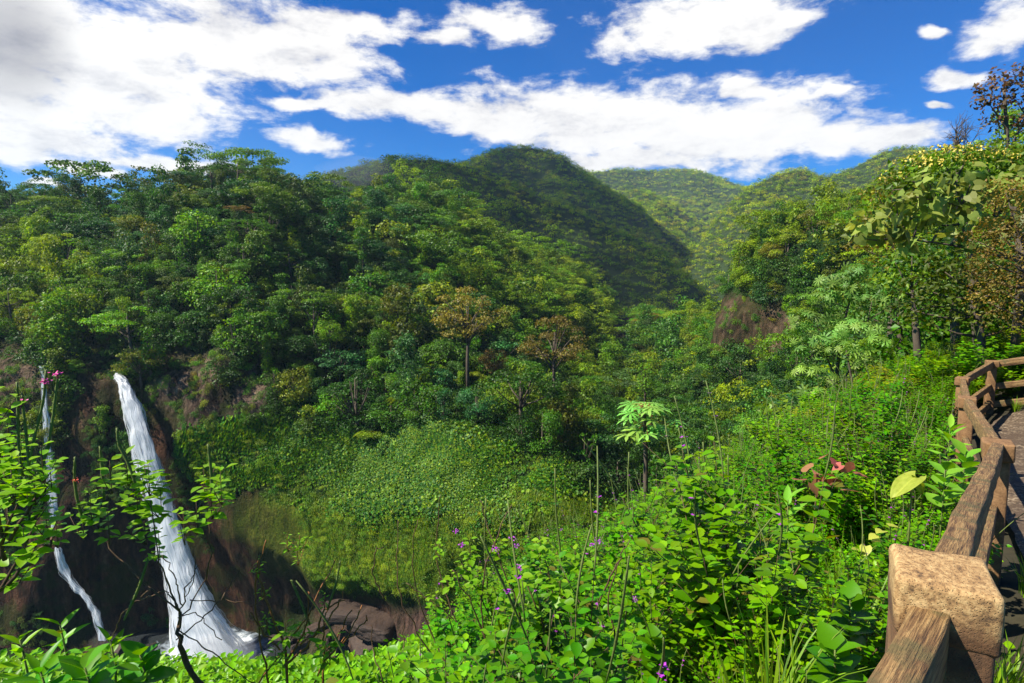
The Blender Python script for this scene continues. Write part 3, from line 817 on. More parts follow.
wp = wc_[0][wk]
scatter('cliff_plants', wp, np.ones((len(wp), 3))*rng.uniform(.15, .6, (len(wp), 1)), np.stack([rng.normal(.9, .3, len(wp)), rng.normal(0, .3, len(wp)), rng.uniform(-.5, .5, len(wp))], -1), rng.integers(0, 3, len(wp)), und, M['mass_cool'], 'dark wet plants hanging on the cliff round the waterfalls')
def euler_to_normal(n):
    rx = np.arccos(np.clip(n[:, 2], -1, 1)); rz = np.arctan2(n[:, 0], -n[:, 1])
    return rx, rz
# broad leaves
wv = cov*np.clip((pyg-395)/20, 0, 1)*np.clip((535-pyg+40*mid)/60, 0, 1)*(1-np.clip(wet*1.6, 0, 1))*(1-np.clip(moss*1.0-.3, 0, .9))
pn = vnoise(G1, 9, 3, 21)
wv = wv*np.clip(.75+1.9*pn, .06, 1)
vp, vn, vi_, vj_, _ = sample_sheet(G1, N1, 11000, wv, 6)
vn = np.where(vn[:, 2:3] < 0, -vn, vn)
mbv = []
for s_ in range(2):
    r = np.random.default_rng(60+s_); mb = MB(); n = 9 if s_ == 0 else 20
    pos = np.stack([r.normal(0, .9, n), r.normal(0, .9, n), r.uniform(.1, .7, n)], -1)
    lf = r.uniform(.5, 1.1, n) if s_ == 0 else r.uniform(.28, .55, n)
    mb.add_inst(ROUND[0], ROUND[1], pos, rand_frames(np.tile([0, -.15, 1.0], (n, 1)), .5, r), lf, np.clip(r.normal(.5, .2, n), 0, 1))
    t = empty('broad_leaved_plant', P([262, 318][s_], [450, 440][s_], 196)); o = mb.build('leaves', M['vine'], t)
    tag(t, ['broad-leaved plant with big round leaves on the green slope', 'smaller round-leaved plant at the top of the green slope'][s_], 'plant'); mbv.append(o)
bk = sample_sheet(G1, N1, 620, np.clip(cov+moss*.5, 0, 1)*(pyg > 405)*(pyg < 585)*(1-np.clip(wet*2, 0, 1)), 36)
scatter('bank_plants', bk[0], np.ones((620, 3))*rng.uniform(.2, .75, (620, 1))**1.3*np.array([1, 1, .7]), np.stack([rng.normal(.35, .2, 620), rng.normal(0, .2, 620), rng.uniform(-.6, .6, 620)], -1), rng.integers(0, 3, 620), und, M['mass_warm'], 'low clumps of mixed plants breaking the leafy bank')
vpx, vpy, _ = proj(vp)
bigm = np.clip((430-vpx)/160, 0, 1)*np.clip((vpx-150)/20, 0, 1)
pick = np.where(rng.random(len(vp)) < bigm, 0, 1)
rx, rz = euler_to_normal(vn)
rot = np.stack([rx*.7, np.zeros(len(vp)), rz], -1)
scatter('broad_leaves', vp, np.ones((len(vp), 3))*(np.where(pick == 0, rng.uniform(.6, 1.3, len(vp)), rng.uniform(.7, 1.5, len(vp)))*(1+.6*vnoise(vp, 12, 2, 31)))[:, None], rot, pick, mbv, M['vine'], 'carpet of broad round leaves over the rounded green slope')
wm = np.clip(moss*1.3+cov*.25, 0, 1)*(pyg < 600)*(pyg > 430)*(1-np.clip(wet*1.4, 0, 1))
mp_, mn_, _, _, _ = sample_sheet(G1, N1, 6500, wm, 7)
mn_ = np.where(mn_[:, 2:3] < 0, -mn_, mn_)
mb = MB(); r = np.random.default_rng(5); n = 26
FROND = (np.array([(-.06, 0, 0), (.06, 0, 0), (.09, .5, .12), (-.09, .5, .12), (0, 1, -.05)]), [(0, 1, 2, 3), (3, 2, 4)])
mb.add_inst(FROND[0], FROND[1], np.stack([r.normal(0, .5, n), r.normal(0, .5, n), r.uniform(0, .2, n)], -1), rand_frames(np.tile([0, 0, 1.0], (n, 1)), .5, r, .5), r.uniform(.4, .9, n), np.clip(r.normal(.5, .2, n), 0, 1))
mo = mb.build('moss_tuft', M['moss']); mo.location = P(430, 520, 168); tag(mo, 'tuft of moss fronds on the brow of the mossy bulge', 'moss')
rx, rz = euler_to_normal(mn_)
scatter('moss', mp_, np.ones((len(mp_), 3))*rng.uniform(.6, 1.5, (len(mp_), 1)), np.stack([rx, rx*0, rz], -1), np.zeros(len(mp_), int), [mo], M['moss'], 'moss and small fronds hanging on the undercut bulge')

# ================================================================== FAR HILLS
def hill(name, crest, depth, foot_drop, nu, seed, amp, label, spacing, back=.35, mat=None):
    """crest: [(px, py, Y)]; the face runs down toward the viewer by depth metres and foot_drop metres"""
    c = np.array(crest, float)
    pu = np.linspace(c[0, 0], c[-1, 0], nu)
    # smooth crest
    K = PA(pu, np.interp(pu, c[:, 0], c[:, 1]), np.interp(pu, c[:, 0], c[:, 2]))
    nv = int(nu*.6)
    t = np.linspace(-back, 1, nv)[None, :, None]
    Kb = K[:, None, :]
    G = np.repeat(Kb, nv, 1).copy()
    G[..., 1] -= t[..., 0]*depth
    G[..., 2] -= np.where(t[..., 0] < 0, 1.6*np.abs(t[..., 0]), t[..., 0]**1.15)*foot_drop
    G = smooth_grid(G, 5)
    env = np.clip(np.abs(t[..., 0])*3.2+.12, 0, 1)
    spur = 1-2*np.abs(vnoise(G*np.array([1, .45, 0])+seed*91, depth*.42, 3, seed))
    sm_ = vnoise(G*np.array([1, 1, 0]), depth*.1, 4, seed+1)
    G[..., 2] += env*amp*(spur-.62)+amp*.16*sm_*env
    N = grid_normals(G); N = np.where(N[..., 2:3] < 0, -N, N)
    o = sheet(name, G, M['farsoil'], label)
    w = np.ones(G.shape[:2]); x, y, f = proj(G); w *= (x > -60)*(x < 1090)
    n = int(sample_sheet(G, N, 10, w, 1)[4]/(spacing**2)*3.2)
    p, nn, _, _, _ = sample_sheet(G, N, min(n, 30000), w, seed)
    k = thin(p, np.full(len(p), spacing)*rng.uniform(.7, 1.2, len(p)))
    return G, p[k]
H = {}
H[1] = hill('hill', [(250,190,700),(310,180,760),(345,172,800),(390,162,830),(432,156,850),(480,168,860),(520,186,860),(580,210,860),(640,240,860),(690,275,840),(725,310,820),(760,345,800)], 330, 190, 260, 3, 40, 'near dark forested hill sloping down into the middle valley', 8.5)
H[2] = hill('hill', [(430,175,1450),(475,160,1480),(505,150,1500),(530,147,1500),(556,157,1500),(590,178,1500),(625,200,1480),(660,222,1450),(700,256,1400),(730,290,1350)], 560, 330, 220, 5, 90, 'dark peaked hill behind the near dark hill', 11)
H[3] = hill('hill', [(540,168,2900),(580,168,2950),(620,165,3000),(660,169,3000),(700,172,3000),(720,176,3000),(745,184,2900),(770,190,2900),(800,185,2900)], 1100, 520, 180, 7, 190, 'farthest sunlit hill at the head of the valley', 17)
H[5] = hill('hill', [(560,180,2000),(600,190,2050),(640,190,2050),(670,205,2000),(700,222,1950),(730,240,1900)], 600, 300, 160, 8, 80, 'sunlit spur in the middle of the far valley', 14)
H[4] = hill('hill', [(640,300,1150),(690,255,1180),(715,222,1220),(745,190,1280),(775,175,1320),(800,169,1340),(825,174,1340),(850,168,1340),(880,154,1320),(905,150,1300),(940,155,1280),(980,150,1260),(1060,140,1250)], 560, 330, 260, 11, 105, 'long hill on the far side of the valley with a sunlit flank', 10.5)
fr = []
far_pts = []; far_s = []
for k, s_, dd in ((1, 1.0, 0), (2, 1.25, 0), (3, 1.9, 0), (5, 1.6, 0), (4, 1.2, 0)):
    far_pts.append(H[k][1]); far_s.append(np.full(len(H[k][1]), s_*1.12))
# small far crowns, each a visible tree on the near ridges
def far_crown(seed):
    r = np.random.default_rng(seed); mb = MB(); R = 6.0
    lobes = [(np.array([r.normal(0, R*.4), r.normal(0, R*.4), 3.5+r.random()*4.5]), R*r.uniform(.34, .5)) for _ in range(7)]
    lobe_leaves(mb, lobes, 3.2, 1.05, r, .8, tilt=.45)
    return mb.mesh('distant_tree_crown_mesh', M['tree'])
far_src = []
for q, (px, py, Y, colr, lb) in enumerate(((470,215,450,'deep green','small tree on the ridge crest below the dark hill, left end'), (530,262,475,'mid green','small tree in the middle of the bright ridge crest'), (588,298,520,'fresh green','small bright tree low on the ridge crest towards the valley'), (430,176,425,'dark green','small dark tree at the top of the knoll against the hill'))):
    t = empty('hill_tree', P(px, py+3, Y)); tag(t, lb, 'tree', 'small trees on the ridge crest')
    mt = MB(); mt.tube([(0, 0, -2), (0, 0, 6)], [.4, .2], 5); mt.build('trunk', M['bark'], t)
    c = bpy.data.objects.new('crown', far_crown(200+q)); COL.objects.link(c); c.parent = t; c.color = (*PALETTE[colr], 1); far_src.append(c)
names_far = ['on the near dark hill', 'on the dark peaked hill', 'on the farthest sunlit hill', 'on the sunlit spur', 'on the long hill across the valley']
for q in range(5):
    n = len(far_pts[q])
    scatter('distant_forest', far_pts[q]-np.array([0, 0, 3.2*far_s[q][0]]), np.ones((n, 3))*(far_s[q]*rng.uniform(.65, 1.3, n))[:, None]*np.array([1, 1, .9]), np.stack([np.zeros(n), np.zeros(n), rng.uniform(0, 6.28, n)], -1), rng.integers(0, 4, n), far_src, M['far'], 'far forest canopy '+names_far[q])
# the land beyond, out to the horizon
gp = MB(); gp.add([(-4500, -1500, -330), (4500, -1500, -330), (4500, 5000, -330), (-4500, 5000, -330)], [(0, 1, 2, 3)])
tag(gp.build('land', M['farsoil']), 'low forested land stretching to the horizon', None, None, 'structure')

# ================================================================== WATER
def waterfall(name, path, mat, label, layers=2, nu=16, nv=160, bulge=.13):
    path = np.array(path, float)    # px, py, Y, width px
    t = np.linspace(0, 1, nv)
    k = np.linspace(0, 1, len(path))
    q = np.stack([np.interp(t, k, path[:, j]) for j in range(4)], -1)
    for _ in range(6): q[1:-1] = (q[:-2]+2*q[1:-1]+q[2:])/4
    mb = MB(); flow = []
    for L in range(layers):
        V = []
        for i in range(nv):
            c = PA(q[i, 0], q[i, 1], q[i, 2]); w = q[i, 3]*q[i, 2]/FPX
            for j in range(nu):
                u = j/(nu-1); a = (u-.5)*math.pi
                x = math.sin(a)*w*.5*(1-.12*L); y = -math.cos(a)*w*bulge+L*.5*w*.3
                V.append(c+np.array([x, y, 0])); flow.append((u, t[i]+L*.37, 0))
        V = np.array(V); V += (vnoise(V*np.array([1, 1, .35]), 2.2, 4, 4+L)*.8)[:, None]*np.array([.8, 1, 0])
        F = [(i*nu+j, i*nu+j+1, (i+1)*nu+j+1, (i+1)*nu+j) for i in range(nv-1) for j in range(nu-1)]
        mb.add(V, F, .5, 0, True)
    o = mb.build(name, mat)
    at = o.data.attributes.new('flow', 'FLOAT_VECTOR', 'POINT'); at.data.foreach_set('vector', np.array(flow).ravel())
    tag(o, label, None, None, 'structure')
    return o
waterfall('waterfall', [(117,373,209,5),(119,376,207,10),(123,384,204,14),(130,402,201,18),(139,435,198,23),(150,475,196,28),(163,520,194,32),(176,562,192,36),(190,605,189,46),(210,655,186,84)], M['fall'], 'big white waterfall dropping in one leap down the brown cliff', 3)
waterfall('waterfall', [(41,366,203,3),(43,385,201,5),(46,415,199,7),(49,450,198,9),(52,495,197,10),(57,540,196,13),(64,572,195,13),(76,588,194,11),(88,600,193,10),(97,618,192,11),(103,640,191,12)], M['fall2'], 'thin second waterfall slipping down the dark cliff at the picture edge', 2)
def mist(name, c, R, dens, label):
    import bmesh
    m, ntm = newmat(name+'_air'); bb = NB(ntm)
    bb.n('ShaderNodeOutputMaterial', {'Volume': bb.n('ShaderNodeVolumePrincipled', {'Color': (.95, .97, 1, 1), 'Density': dens}).outputs[0]})
    bm = bmesh.new(); bmesh.ops.create_icosphere(bm, subdivisions=4, radius=1)
    for v in bm.verts:
        k = 1+.35*float(vnoise(np.array([v.co[:]]), .6, 3, 9)[0]); v.co = (v.co.x*R[0]*k, v.co.y*R[1]*k, v.co.z*R[2]*k)
    for f in bm.faces: f.smooth = True
    me = bpy.data.meshes.new(name); bm.to_mesh(me); bm.free(); me.materials.append(m)
    o = bpy.data.objects.new(name, me); COL.objects.link(o); o.location = c; tag(o, label, None, None, 'stuff')
for q, (a_, c_, Y_, R_, d_) in enumerate(((205,640,184,(6,5,6),.012),(214,652,182,(12,6,4),.04),(190,612,187,(4,4,6),.010))):
    mist('spray', P(a_, c_, Y_), R_, d_, 'fine spray drifting at the foot of the big waterfall')
mist('spray', P(104, 642, 189), (5, 3, 3), .010, 'fine spray at the foot of the thin waterfall')
mist('mist', P(352, 172, 500), (30, 14, 13), .0035, 'small wisp of mist hanging in the saddle')
pc = P(205, 655, 190)
gp = MB()
nr_, na_ = 26, 64
V = [(0, 0, 0)]
for i in range(1, nr_):
    for k in range(na_):
        a = 2*math.pi*k/na_; rr = i/nr_*(1+.12*math.sin(3*a)+.08*math.sin(5*a+1))
        V.append((math.cos(a)*rr*32, math.sin(a)*rr*22, 0))
V = np.array(V); V[:, 2] = vnoise(V, 3, 3, 2)*.5*np.exp(-(V[:, 0]**2+V[:, 1]**2)/300)+.0
F = [(0, 1+k, 1+(k+1) % na_) for k in range(na_)]
for i in range(nr_-2):
    for k in range(na_):
        a = 1+i*na_+k; b_ = 1+i*na_+(k+1) % na_
        F.append((a, a+na_, b_+na_, b_))
gp.add(V, F, .5, 0, True)
po = gp.build('water', M['pool']); po.location = (pc.x, pc.y+3, pc.z-.6)
tag(po, 'churned white plunge pool below the big waterfall', None, None, 'structure')
# boulders along the stream bed
def boulder_mesh(seed, R=1):
    import bmesh
    bm = bmesh.new(); bmesh.ops.create_icosphere(bm, subdivisions=4, radius=R)
    V = np.array([v.co[:] for v in bm.verts])
    d = 1+.42*vnoise(V+seed, .8, 4, seed)
    V = V*d[:, None]; V = np.sign(V)*np.minimum(np.abs(V), .62*R+.12*np.abs(V)); V += .05*vnoise(V*np.array([1, 1, 3]), .12, 3, seed)[:, None]*np.sign(V)
    for v, c in zip(bm.verts, V): v.co = c
    for f in bm.faces: f.smooth = True
    me = bpy.data.meshes.new('boulder_mesh'); bm.to_mesh(me); bm.free(); me.materials.append(M['boulder']); return me
BM_ = [boulder_mesh(s) for s in range(4)]
B_ = [(348,612,181,5.5,'large reddish boulder at the left end of the stream bank'),(385,618,180,7.5,'broad reddish boulder in the middle of the stream bank'),(425,622,178,6.0,'reddish boulder right of the middle of the stream bank'),
      (318,628,182,3.6,'dark boulder at the water edge of the stream bank'),(365,640,176,5.0,'low dark boulder in front of the broad reddish one'),(410,645,174,6.5,'long low boulder partly behind the bright ground cover'),
      (455,640,172,5.0,'brown boulder at the right end of the stream bank'),(285,640,184,3.2,'small wet boulder beside the plunge pool'),(140,655,186,3.4,'wet dark boulder at the left foot of the big waterfall'),(118,648,188,2.6,'small wet boulder between the two waterfalls'),
      (445,612,180,4.2,'rounded boulder under the mossy bulge')]
B_ += [(330,640,178,2.2,'small squarish boulder left of the broad reddish one'),(355,628,180,1.8,'small dark stone between the two reddish boulders'),(400,636,176,2.0,'small boulder in the middle of the bank pile'),(430,640,175,2.4,'small brown boulder towards the right end of the bank'),(300,648,180,2.0,'small boulder just right of the plunge pool'),(375,650,174,2.2,'small pale-edged boulder at the front of the bank'),(470,625,174,2.6,'boulder half hidden by the shrubs at the right end of the bank')]
for i, (px, py, Y, R, lb) in enumerate(B_):
    o = bpy.data.objects.new('boulder', BM_[i % 4]); COL.objects.link(o); o.location = P(px, py, Y); o.scale = (R*1.9, R*1.1, R*.45); o.rotation_euler = (.1*i, .05, i*1.3)
    tag(o, lb, 'boulder', 'boulders along the stream bed')

# ================================================================== THE NEAR HILLSIDE
FP = [(-1.5,-1.25,-.60,-1.66),(.93,1.28,-.628,-1.66),(3.45,4.3,-1.17,-2.22),(5.37,7.2,-1.43,-2.48),(7.36,10.0,-1.66,-2.70),(9.38,12.0,-1.66,-2.72),(11.6,11.0,-1.12,-2.16),(14.2,9.6,-.6,-1.6)]
ctl = [(-3,-2,-1.75),(0,-2,-1.64),(3,-2,-1.6),(6,-2,-1.5),(0,0,-1.64),(-3,0,-1.95),(-8,0,-2.5),(2,0,-1.6),(-7,-3,-2),(8,-3,-1.3)]
ctl += [(x, y, zb) for x, y, zt, zb in FP]
ctl += [(2.7,1.0,-1.64),(5.4,3.7,-2.1),(7.1,6.3,-2.4),(9.2,8.4,-2.45),(12,8.0,-1.8),(15,7.5,-1.4),(16,13,-1.3),(18,20,-1.6),(24,30,-1.8),(12,18,-3.0),(8,3,-1.5),(10,0,-1.2)]
def cp(px, py, Y): return tuple(P(px, py, Y))
ctl += [cp(955,352,30), cp(1020,335,30), cp(895,380,27), cp(830,412,24), cp(765,450,19), cp(700,488,15), cp(640,515,12), cp(590,545,9.5), cp(520,600,7), cp(450,650,5.6), cp(380,684,5), cp(300,690,4.7), cp(150,690,4.5), cp(0,690,4.5), cp(-200,690,4.6)]
ctl += [(1.4,4.3,-2.85),(.6,2.9,-2.4),(2.9,7.2,-3.2),(.2,5.2,-3.15),(4.6,10,-3.4),(6,14,-3.9),(-1.5,3.2,-2.5),(-3,3,-2.65)]
# past the brow the hillside falls away
for px, py, Y in ((955,352,30),(895,380,27),(830,412,24),(765,450,19),(700,488,15),(640,515,12),(590,545,9.5),(520,600,7),(450,650,5.6),(300,690,4.7),(150,690,4.5),(0,690,4.5),(-200,690,4.6)):
    p = P(px, py, Y)
    for s_, a in ((1.35, -.75), (2.0, -.95), (4.0, -1.05), (9, -1.05)):
        e = Y*(s_-1)
        ctl.append((p.x*s_, p.y*s_, p.z*s_ if s_ < 1 else p.z+a*e*(1.0 if px < 900 else .45)))
ctl = np.array(ctl, float)
ctl = ctl[(ctl[:, 1] < 130)]
def tps_fit(c):
    X = c[:, :2]; n = len(X)
    d = np.linalg.norm(X[:, None]-X[None], axis=-1)
    K = d                                              # linear kernel: no overshoot
    A = np.zeros((n+1, n+1)); A[:n, :n] = K+np.eye(n)*.01; A[:n, n] = 1; A[n, :n] = 1
    return np.linalg.solve(A, np.append(c[:, 2], 0))
TW = tps_fit(ctl)
def gz(x, y):
    q = np.stack(np.broadcast_arrays(np.asarray(x, float), np.asarray(y, float)), -1)
    out = np.empty(q.shape[:-1]); fl = q.reshape(-1, 2); o = np.empty(len(fl))
    for i in range(0, len(fl), 20000):
        d = np.linalg.norm(fl[i:i+20000, None]-ctl[None, :, :2], axis=-1)
        o[i:i+20000] = d@TW[:-1]+TW[-1]
    return o.reshape(q.shape[:-1])
ys = np.concatenate([np.linspace(-4, 8, 110), np.linspace(8.2, 36, 110), np.linspace(37, 70, 26)])
us = np.linspace(-1, 1, 200)
GX = np.sign(us)[:, None]*(np.abs(us)[:, None]**1.4)*(9+np.maximum(ys, 0)*1.25)[None, :]
GY = np.repeat(ys[None], len(us), 0)
GN = np.stack([GX, GY, gz(GX, GY)], -1)
GN[..., 2] += vnoise(GN*np.array([1, 1, 0]), 1.2, 3, 3)*.06*np.clip(np.hypot(GX, GY)/2, 0, 1)
sheet('ground', GN, M['soil'], 'sloping ground under the roadside shrubs')
# path
ctr = np.array([(p[0], p[1]) for p in FP], float)
tt = np.linspace(0, len(ctr)-1, 90); i_ = np.clip(tt.astype(int), 0, len(ctr)-2)
cl = ctr[i_]+(ctr[i_+1]-ctr[i_])*(tt-i_)[:, None]
for _ in range(14): cl[1:-1] = (cl[:-2]+2*cl[1:-1]+cl[2:])/4
tg = np.gradient(cl, axis=0); tg /= np.linalg.norm(tg, axis=1, keepdims=True)
rt = np.stack([tg[:, 1], -tg[:, 0]], -1)
off = np.linspace(.28, 2.3, 14)
edge = (vnoise(np.stack([cl[:, 0], cl[:, 1], cl[:, 0]*0], -1), .8, 3, 4)*.12)[:, None]
PX = cl[:, None, :]+rt[:, None, :]*(off[None, :, None]+np.where(off[None, :, None] < .5, edge[..., None], 0))
PZ = gz(PX[..., 0], PX[..., 1])+.05
sheet('path', np.concatenate([PX, PZ[..., None]], -1)[:, ::-1], M['path'], 'dark damp gravel path behind the wooden fence')

# ------------------------------------------------------------------ fence
import bmesh
def bev_box(sx, sy, sz, bev, seg=3, top_round=0, jitter=0, seed=0):
    bm = bmesh.new(); bmesh.ops.create_cube(bm, size=1)
    for v in bm.verts: v.co = (v.co.x*sx, v.co.y*sy, v.co.z*sz)
    bmesh.ops.bevel(bm, geom=list(bm.edges), offset=bev, segments=seg, affect='EDGES', profile=.5)
    return bm
def bm_mesh(bm, name, mat, smooth=True):
    for f in bm.faces: f.smooth = smooth
    me = bpy.data.meshes.new(name); bm.to_mesh(me); bm.free(); me.materials.append(mat); return me
def displace(me, scale, amt, seed):
    V = np.empty(len(me.vertices)*3); me.vertices.foreach_get('co', V); V = V.reshape(-1, 3)
    d = np.stack([vnoise(V+i*9.1, scale, 3, seed+i) for i in range(3)], -1)
    V = V+d*amt; me.vertices.foreach_set('co', V.ravel()); me.update()
fence = empty('fence', (FP[1][0], FP[1][1], FP[1][3])); bpy.context.view_layer.update()
tag(fence, 'rustic brown post and rail fence curving along the gravel path', 'fence')
fo = Vector(fence.location)
def post(i, x, y, zt, zb, ang):
    big_ = i == 1
    h = zt-zb+.3
    bm = bev_box(.196 if big_ else .15, .176 if big_ else .15, h-.1, .02)
    me = bm_mesh(bm, 'post_mesh', M['post'] if big_ else M['post_brown'])
    # origin near the top so the paler cap is told by height
    for v in me.vertices: v.co.z -= (h-.1)/2+.1
    bm2 = bmesh.new(); bmesh.ops.create_cube(bm2, size=1)
    for v in bm2.verts: v.co = (v.co.x*.205, v.co.y*.185, v.co.z*.13)
    bmesh.ops.bevel(bm2, geom=list(bm2.edges), offset=.015, segments=4, affect='EDGES', profile=.5)
    bmesh.ops.subdivide_edges(bm2, edges=list(bm2.edges), cuts=2, use_grid_fill=True)
    cap = bm_mesh(bm2, 'post_cap_mesh', M['post'] if big_ else M['post_brown'])
    displace(cap, .06, .009, i)
    o = bpy.data.objects.new('post', me); COL.objects.link(o); o.parent = fence
    o.location = Vector((x, y, zt))-fo; o.rotation_euler = (0, 0, ang)
    c = bpy.data.objects.new('post_cap', cap); COL.objects.link(c); c.parent = o; c.location = (0, 0, -.065)
    # the material reads height in its own object space: put the cap's origin at the top too
    for v in cap.vertices: v.co.z += 0
    return o
for i, (x, y, zt, zb) in enumerate(FP):
    a = FP[max(i-1, 0)] if i else FP[0]; n_ = FP[min(i+1, len(FP)-1)]
    an = math.atan2(n_[1]-y, n_[0]-x) if i < len(FP)-1 else math.atan2(y-a[1], x-a[0])
    if i == 0: continue
    post(i, x, y, zt, zb, an if i != 1 else math.radians(62))
def rail(a, b_, dza, dzb, w_, h_, seed):
    A = Vector((a[0], a[1], a[2]+dza)); B = Vector((b_[0], b_[1], b_[2]+dzb))
    d = B-A; L = d.length
    bm = bev_box(L, w_, h_, .008, 2)
    bmesh.ops.subdivide_edges(bm, edges=[e for e in bm.edges if abs((e.verts[0].co-e.verts[1].co).x) > L*.5], cuts=40, use_grid_fill=True)
    me = bm_mesh(bm, 'rail_mesh', M['wood'])
    displace(me, .25, .008, seed)
    o = bpy.data.objects.new('rail', me); COL.objects.link(o); o.parent = fence
    o.location = (A+B)/2-fo
    x = d.normalized(); z = (Vector((0, 0, 1))-x*x.z).normalized(); y = z.cross(x)
    o.rotation_euler = Matrix((x, y, z)).transposed().to_euler()
for i in range(len(FP)-1):
    a, b_ = FP[i], FP[i+1]
    d = Vector((b_[0]-a[0], b_[1]-a[1], 0)).normalized()*.0
    rail(a, b_, -.125 if i == 0 else -.075, -.12 if i == 0 else -.075, .07, .13, 10+i)
    if i: rail(a, b_, -.52, -.52, .06, .12, 30+i)
    if i >= 4: rail(a, b_, -.88, -.88, .06, .12, 50+i)
for q, (px, py, s_, lb) in enumerate(((1003,664,.07,'rounded brown stone at the path edge by the near post'),(1014,640,.04,'small brown stone behind the rounded one'),(1006,428,.05,'pale flat pebble lying on the gravel path'))):
    Y = 1.95 if q < 2 else 5.6
    p = P(px, py, Y); o = bpy.data.objects.new('stone', BM_[q].copy()); o.data.materials[0] = M['pebble']; COL.objects.link(o)
    g = float(gz(p.x, p.y)); s2 = s_
    o.location = (p.x, p.y, g+.05+s2*.15); o.scale = (s2*1.2, s2, s2*.6); tag(o, lb, 'stone')

# ------------------------------------------------------------------ leaves
def leaf_tpl(w=.30, fold=.07, droop=.12, tip=1.0, base_w=.6):
    rows = [(.22, w*base_w*1.25), (.48, w), (.76, w*.62)]
    V = [(0, 0, 0)]
    for y, hw in rows:
        dz = -droop*y*y
        V += [(-hw, y, dz+fold*hw/w), (0, y+.015, dz-fold*.4), (hw, y, dz+fold*hw/w)]
    V.append((0, tip, -droop))
    F = [(0, 2, 1), (0, 3, 2), (1, 2, 5, 4), (2, 3, 6, 5), (4, 5, 8, 7), (5, 6, 9, 8), (7, 8, 10), (8, 9, 10)]
    return np.array(V, float), F
OVATE = leaf_tpl(.34, .08, .18); LANCE = leaf_tpl(.15, .05, .22, base_w=.7); HEART = (np.array([(0,.06,0),(-.30,-.10,.05),(-.46,.14,.06),(-.42,.42,.03),(-.22,.72,-.06),(0,1.0,-.2),(.22,.72,-.06),(.42,.42,.03),(.46,.14,.06),(.30,-.10,.05),(0,.45,-.04)]),
    [(0,10,2,1),(10,3,2),(10,4,3),(10,5,4),(10,6,5),(10,7,6),(10,8,7),(0,9,8,10)])
SMALL = (np.array([(0, 0, 0), (.30, .4, .05), (0, 1, -.08), (-.30, .4, .05)]), [(0, 1, 2), (0, 2, 3)])
def palm_tpl(n=9, w=.13):
    V = [(0, 0, 0)]; F = []
    for k in range(n):
        a = 2*math.pi*(k+.5)/n; L = 1.0*(.8+.2*math.cos(a*.5)**2)
        d = np.array([math.sin(a), math.cos(a), 0]); s = np.array([d[1], -d[0], 0])
        i = len(V)
        for t, hw, z in ((.35, w*.8, .03), (.75, w*1.1, -.07)):
            V += [tuple(d*L*t-s*hw+np.array([0, 0, z])), tuple(d*L*t+s*hw+np.array([0, 0, z]))]
        V.append(tuple(d*L+np.array([0, 0, -.25])))
        F += [(0, i, i+1), (i, i+2, i+3, i+1), (i+2, i+4, i+3)]
    return np.array(V, float), F
PALM = palm_tpl(9, .10); WIDE = leaf_tpl(.42, .08, .22, base_w=.85)
def frames_dir(y, up, r, jit=.2):
    y = np.asarray(y, float)+r.normal(0, jit, np.shape(y)); y /= np.linalg.norm(y, axis=1, keepdims=True)
    z = np.asarray(up, float)+r.normal(0, jit, y.shape); z = z-(z*y).sum(1, keepdims=True)*y; z /= np.linalg.norm(z, axis=1, keepdims=True)+1e-9
    x = np.cross(y, z)
    return np.stack([x, y, z], -1)
